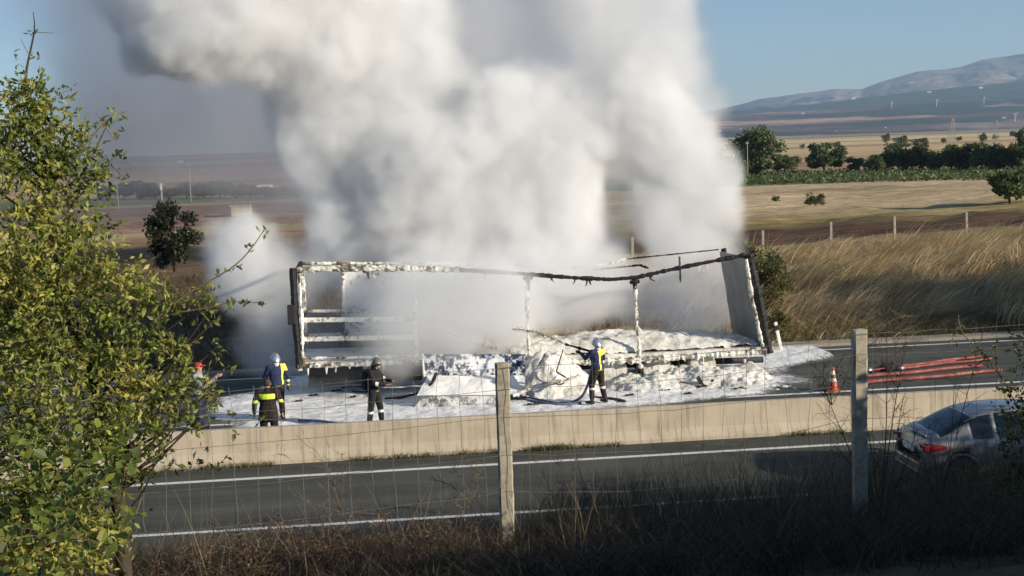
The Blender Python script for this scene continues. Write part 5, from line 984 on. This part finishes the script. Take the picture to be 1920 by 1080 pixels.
for i, (a, c, t, lb) in enumerate([(380,1060,40,'brown dead brush at the bottom left beside the tree'),(560,1050,46,'brown dead brush at the bottom, left of centre'),(730,1040,38,'brown dead brush left of the sunlit post foot'),(470,1010,30,'rusty dead brush under the lower road line'),(650,1000,30,'tall rusty weeds between the tree and the sunlit post'),(820,1015,30,'rusty weeds just left of the sunlit post')]):
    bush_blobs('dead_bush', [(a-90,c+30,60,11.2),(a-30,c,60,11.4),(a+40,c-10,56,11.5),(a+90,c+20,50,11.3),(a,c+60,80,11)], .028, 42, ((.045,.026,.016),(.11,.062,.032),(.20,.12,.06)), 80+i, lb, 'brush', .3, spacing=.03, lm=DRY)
rs = np.random.default_rng(90)
labs = ['left of the sunlit post','right of the sunlit post','in the middle of the shaded bank','left of the shaded post','under the shaded post','below the car']
for i, (a, c) in enumerate([(840,1060),(1080,1040),(1230,1050),(1400,1040),(1570,1040),(1800,1020)]):
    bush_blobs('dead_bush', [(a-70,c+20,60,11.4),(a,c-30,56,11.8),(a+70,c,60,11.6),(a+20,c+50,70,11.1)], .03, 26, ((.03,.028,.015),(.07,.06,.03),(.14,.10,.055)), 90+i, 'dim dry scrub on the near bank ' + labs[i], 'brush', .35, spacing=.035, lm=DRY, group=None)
    bare_shrub((a, c+30), [(a-80+rs.integers(-20, 20), c-90), (a+rs.integers(-20, 20), c-120), (a+70, c-80+rs.integers(-20, 20)), (a+110, c-30)], 11.9, 95+i, 'bare stems standing out of the dry scrub ' + labs[i], (TWIG, DARKT)[i % 2], 4, .004)

# ------------------------------------------------------------ trees beside and behind the viewpoint (their shade falls into the picture)
SH = tree_meshes(140, 8, 9, .34, 9000, G1, .3, .22, 60)
for i, (x, y, s, sz, lb) in enumerate(SHADE):
    z_ = float(hgt(x, y)); put_tree(SH, (x, y, z_), i*1.7, (s, s, sz), lb, 'tree', 'trees out of view beside the viewpoint')

# ------------------------------------------------------------ smoke (density computed per voxel, turned into a volume by geometry nodes)
def spectral(shape, power, seed, lo=0.0):
    rs = np.random.default_rng(seed); f = np.fft.rfftn(rs.standard_normal(shape).astype(np.float32))
    kx = np.fft.fftfreq(shape[0])[:, None, None]*1.0; ky = np.fft.fftfreq(shape[1])[None, :, None]; kz = np.fft.rfftfreq(shape[2])[None, None, :]
    k = np.sqrt(kx*kx + ky*ky + kz*kz); k[0, 0, 0] = 1
    f *= k ** (-power) * (k > lo); f[0, 0, 0] = 0
    o = np.fft.irfftn(f, s=shape).astype(np.float32); return o / o.std()
def volume_object(name, lo, hi, vox, dens, material, **k):
    """dens(X, Y, Z, shape) -> array; the mesh holds one point per voxel and the modifier turns the points' attribute into a grid"""
    lo = np.array(lo, float); res = [int(math.ceil((hi[i]-lo[i])/vox))+1 for i in range(3)]; hi = lo + (np.array(res)-1)*vox
    ax = [lo[i] + np.arange(res[i], dtype=np.float32)*vox for i in range(3)]
    X, Y, Z = np.meshgrid(*[a.astype(np.float32) for a in ax], indexing='ij')
    D = dens(X, Y, Z, tuple(res)).astype(np.float32)
    for a in range(3):
        sl_ = [slice(None)]*3; sl_[a] = 0; D[tuple(sl_)] = 0; sl_[a] = -1; D[tuple(sl_)] = 0
    V = np.stack([X.ravel(), Y.ravel(), Z.ravel()], 1)
    me = mesh_np(name, V, [], attrs={'soot': D.ravel()})
    o = obj(name, me, **k)
    g = bpy.data.node_groups.new(name + '_volume', 'GeometryNodeTree')
    g.interface.new_socket('Geometry', in_out='INPUT', socket_type='NodeSocketGeometry'); g.interface.new_socket('Geometry', in_out='OUTPUT', socket_type='NodeSocketGeometry')
    N = g.nodes.new; L = g.links.new
    gi = N('NodeGroupInput'); go = N('NodeGroupOutput')
    pos = N('GeometryNodeInputPosition'); sub = N('ShaderNodeVectorMath'); sub.operation = 'SUBTRACT'; sub.inputs[1].default_value = lo
    div = N('ShaderNodeVectorMath'); div.operation = 'SCALE'; div.inputs['Scale'].default_value = 1.0/vox
    L(pos.outputs[0], sub.inputs[0]); L(sub.outputs[0], div.inputs[0])
    sep = N('ShaderNodeSeparateXYZ'); L(div.outputs[0], sep.inputs[0])
    def m(op, a, b):
        x = N('ShaderNodeMath'); x.operation = op
        for s_, v in ((0, a), (1, b)):
            if isinstance(v, (int, float)): x.inputs[s_].default_value = v
            elif v is not None: L(v, x.inputs[s_])
        return x.outputs[0]
    ii = [m('ROUND', sep.outputs[k_], None) for k_ in range(3)]
    idx = m('ADD', m('MULTIPLY', ii[0], res[1]*res[2]), m('ADD', m('MULTIPLY', ii[1], res[2]), ii[2]))
    # float index is exact up to 16.7 million voxels
    si = N('GeometryNodeSampleIndex'); si.data_type = 'FLOAT'; si.domain = 'POINT'
    na = N('GeometryNodeInputNamedAttribute'); na.data_type = 'FLOAT'; na.inputs['Name'].default_value = 'soot'
    L(gi.outputs[0], si.inputs['Geometry']); L(na.outputs[0], si.inputs['Value'])
    L(idx, si.inputs['Index'])
    vc = N('GeometryNodeVolumeCube'); L(si.outputs[0], vc.inputs['Density']); vc.inputs['Background'].default_value = 0
    vc.inputs['Min'].default_value = lo; vc.inputs['Max'].default_value = hi
    for a_, r_ in zip('XYZ', res): vc.inputs['Resolution ' + a_].default_value = r_
    sm = N('GeometryNodeSetMaterial'); sm.inputs['Material'].default_value = material
    L(vc.outputs[0], sm.inputs[0]); L(sm.outputs[0], go.inputs[0])
    md = o.modifiers.new('volume', 'NODES'); md.node_group = g
    me.materials.append(material)
    print(name, res, 'max', float(D.max()), 'filled', float((D > 0).mean()))
    return o
def volmat(name, color, density, aniso=0.0, absorb=(0, 0, 0)):
    def b(nt, n, out):
        p = n('VolumePrincipled', i_Color=c4(color), i_Density=density, i_Anisotropy=aniso)
        nt.links.new(p.outputs[0], out.inputs['Volume'])
    return mat(name, b)

# puffs: (px, py, radius px, Y distance across the roads, core density)
PUFFS = [
 # low left puff beside the trailer
 (478,488,72,41,1.0),(520,540,62,41,.55),(455,520,42,41.2,.6),(520,605,68,41,.30),(560,655,70,40.6,.16),(505,650,52,40.6,.16),(600,640,60,40.2,.14),(560,500,58,41.5,.5),
 # body behind the trailer
 (640,450,66,42,1),(700,380,90,42,1),(640,300,78,42,1),(590,285,46,41.6,.9),(760,470,90,42,1),(850,440,110,42.2,1),(960,420,110,42.2,1),(1040,430,80,41.8,1),(1065,375,48,41.5,.9),
 (800,330,110,42,1),(900,330,115,42.3,1),(990,320,100,42.3,1),(700,260,95,42.3,1),(1000,240,92,42.3,1.1),(930,235,70,42,1.1),(1075,290,80,42.4,1),
 # upper-left arm
 (600,215,78,42.8,1),(640,130,105,42.4,1),(560,90,95,41.6,1),(470,60,92,40.8,1.2),(380,60,84,40.2,1.3),(350,110,46,40.0,1.1),(430,110,60,40.4,1),(340,80,56,40.2,.9),(400,-20,110,40.6,1),(520,-30,130,41.4,1),(660,10,130,43.3,1),(745,60,92,43.2,1),(760,160,86,42.8,1),(330,10,60,40.4,.7),
 (300,-50,80,40.6,.6),(640,-120,170,43.6,1),(450,-150,150,41.5,1),
 # right column
 (1130,210,88,42.5,1),(1190,250,80,42.5,1),(1215,160,72,42.8,.42),(1150,120,74,42.8,.55),(1090,170,60,42.6,.45),(1110,40,86,43,.42),(1200,60,84,43,.26),(1070,-40,100,43.2,.4),(1170,-60,110,43.2,.3),(1260,130,60,43,.14),(1300,220,50,43,.12),(960,110,90,43.4,.10),(900,60,90,43.4,.12),(1000,60,90,43.4,.10),(1020,170,60,43,.3),(840,180,60,43,.35),
 (1235,330,80,42.2,.7),(1285,410,78,42,.62),(1325,350,46,42.2,.35),(1240,430,70,41.8,.75),(1325,440,54,41.6,.45),(1205,300,60,42.3,.65),(1265,255,54,42.5,.3),
 # around and in the trailer
 (820,540,80,39.6,.55),(900,560,78,39.4,.6),(960,540,80,39.6,.55),(760,540,60,39.8,.35),(1040,540,72,39.8,.5),(1110,540,70,39.8,.35),(870,610,62,38.8,.45),(930,620,56,38.6,.4),(800,600,56,38.8,.32),
 (1170,560,66,40,.28),(1250,560,76,40,.28),(1320,560,62,40,.16),(1260,500,70,40.6,.38),(1330,500,50,40.8,.28),(690,560,60,40.2,.14),(620,560,66,40.4,.12),(860,560,60,37.0,.42),(930,590,56,36.9,.36),(790,560,62,37.0,.45),(900,520,50,37.3,.4),(735,550,56,37.1,.36),(840,610,52,37,.42),(960,560,44,37.2,.3),(820,510,48,37.4,.4),(745,620,50,37,.3),(700,600,40,37.1,.14),(1000,600,40,37.2,.12),
 (1130,420,36,43,.16),(1160,400,46,43,.2),(1110,480,46,43,.22),
]
def plume(X, Y, Z, sh):
    w = [spectral(sh, 2.5, k_) for k_ in (3, 4, 5)]; v = [spectral(sh, 1.9, k_, .03) for k_ in (6, 7, 8)]
    Xw = X + .34*w[0] + .10*v[0]; Yw = Y + .3*w[1] + .10*v[1]; Zw = Z + .34*w[2] + .10*v[2]
    f = np.zeros(sh, np.float32); dn = np.zeros(sh, np.float32)
    ax = [X[:, 0, 0], Y[0, :, 0], Z[0, 0, :]]
    for (px, py, r, Yd, d) in PUFFS:
        c = onY(px, py, Yd); rad = r * np.linalg.norm(c - EYE) / F_PX * 1.42
        sl_ = []
        for a in range(3):
            ix = np.where(np.abs(ax[a] - c[a]) < rad + 1.5)[0]
            if not len(ix): break
            sl_.append(slice(ix[0], ix[-1]+1))
        if len(sl_) < 3: continue
        sl_ = tuple(sl_)
        q = ((Xw[sl_]-c[0])**2 + (Zw[sl_]-c[2])**2 + (Yw[sl_]-c[1])**2)/rad**2
        k_ = np.clip(1 - q, 0, 1)**1.5
        f[sl_] += k_ ; dn[sl_] += k_*d
    dn = dn / np.maximum(f, 1e-4)
    b1 = np.abs(spectral(sh, 2.3, 11, .008)); b2 = np.abs(spectral(sh, 2.0, 12, .03)); b3 = spectral(sh, 1.7, 13, .05)
    t = f * (.52 + .44*b1 + .36*b2) + .03*b3 * (f > .02)
    soft = .93*sstep(.12, .92, t) + .05*np.clip(t*2.5, 0, 1)
    return np.where(f > .01, dn**1.1, 0) * soft * (.55 + .7*np.clip(b1, 0, 1.6)) * (1 - sstep(13.8, 16.2, Z)) * sstep(.0, .25, Z)
SMOKE = volmat('smoke_white', (.94,.948,.96), 2.1, 0)
smoke = volume_object('smoke', (-12.5, 36.2, 0.02), (16.5, 46.6, 16.4), .135, plume, SMOKE, label='thick cream white smoke billowing up out of the burnt trailer', cat='smoke', kind='stuff')

# thin brown grey smoke drifting off behind
VEILP = [(330,60,230,68,1),(480,150,200,68,1),(960,60,280,70,1.0),(240,60,200,68,.9),(1330,120,150,70,.5),(230,220,160,70,.7),(420,220,150,70,.9),(540,220,130,70,1),(880,60,220,70,.9),(960,160,200,70,.8),(1150,60,170,70,.55),(1280,60,110,71,.35),(700,0,260,68,.9),(250,200,150,70,.5),(520,330,100,72,.2),(1230,200,120,70,.4),(160,40,140,68,.4),(600,320,90,70,.4)]
def veil(X, Y, Z, sh):
    w = [spectral(sh, 2.2, k_) for k_ in (31, 32, 33)]; Xw = X + 1.1*w[0]; Yw = Y + w[1]; Zw = Z + 1.1*w[2]; f = np.zeros(sh, np.float32)
    for px, py, r, Yd, d in VEILP:
        c = onY(px, py, Yd); rad = r*np.linalg.norm(c-EYE)/F_PX*1.35; q = ((Xw-c[0])**2 + (Zw-c[2])**2)/rad**2 + ((Yw-c[1])/5.5)**2; f += d*np.clip(1-q, 0, 1)**1.3
    return np.clip(f - .05, 0, 1.3)*(.75 + .25*spectral(sh, 2.0, 34))*(1-sstep(20, 24, Z))*sstep(.5, 3, Z)
drift = volume_object('drifting_smoke', (-30, 61, .4), (18, 79, 24.5), .5, veil, volmat('smoke_grey', (.60,.62,.70), .2, 0), label='thin grey veil of smoke drifting off behind the white plume', cat='smoke', kind='stuff')

# ------------------------------------------------------------ air
HAZE = volmat('haze_air', (.50,.72,1.0), 7.5e-5, .0)
bx = MB().box((0, 4900, 0), (26000, 10400, 2)).mesh('haze')
bx.vertices.foreach_get
for v in bx.vertices: v.co.z = -2.0 if v.co.z < 0 else 760.0
bx.materials.append(HAZE)
hz = obj('haze', bx, kind='stuff')
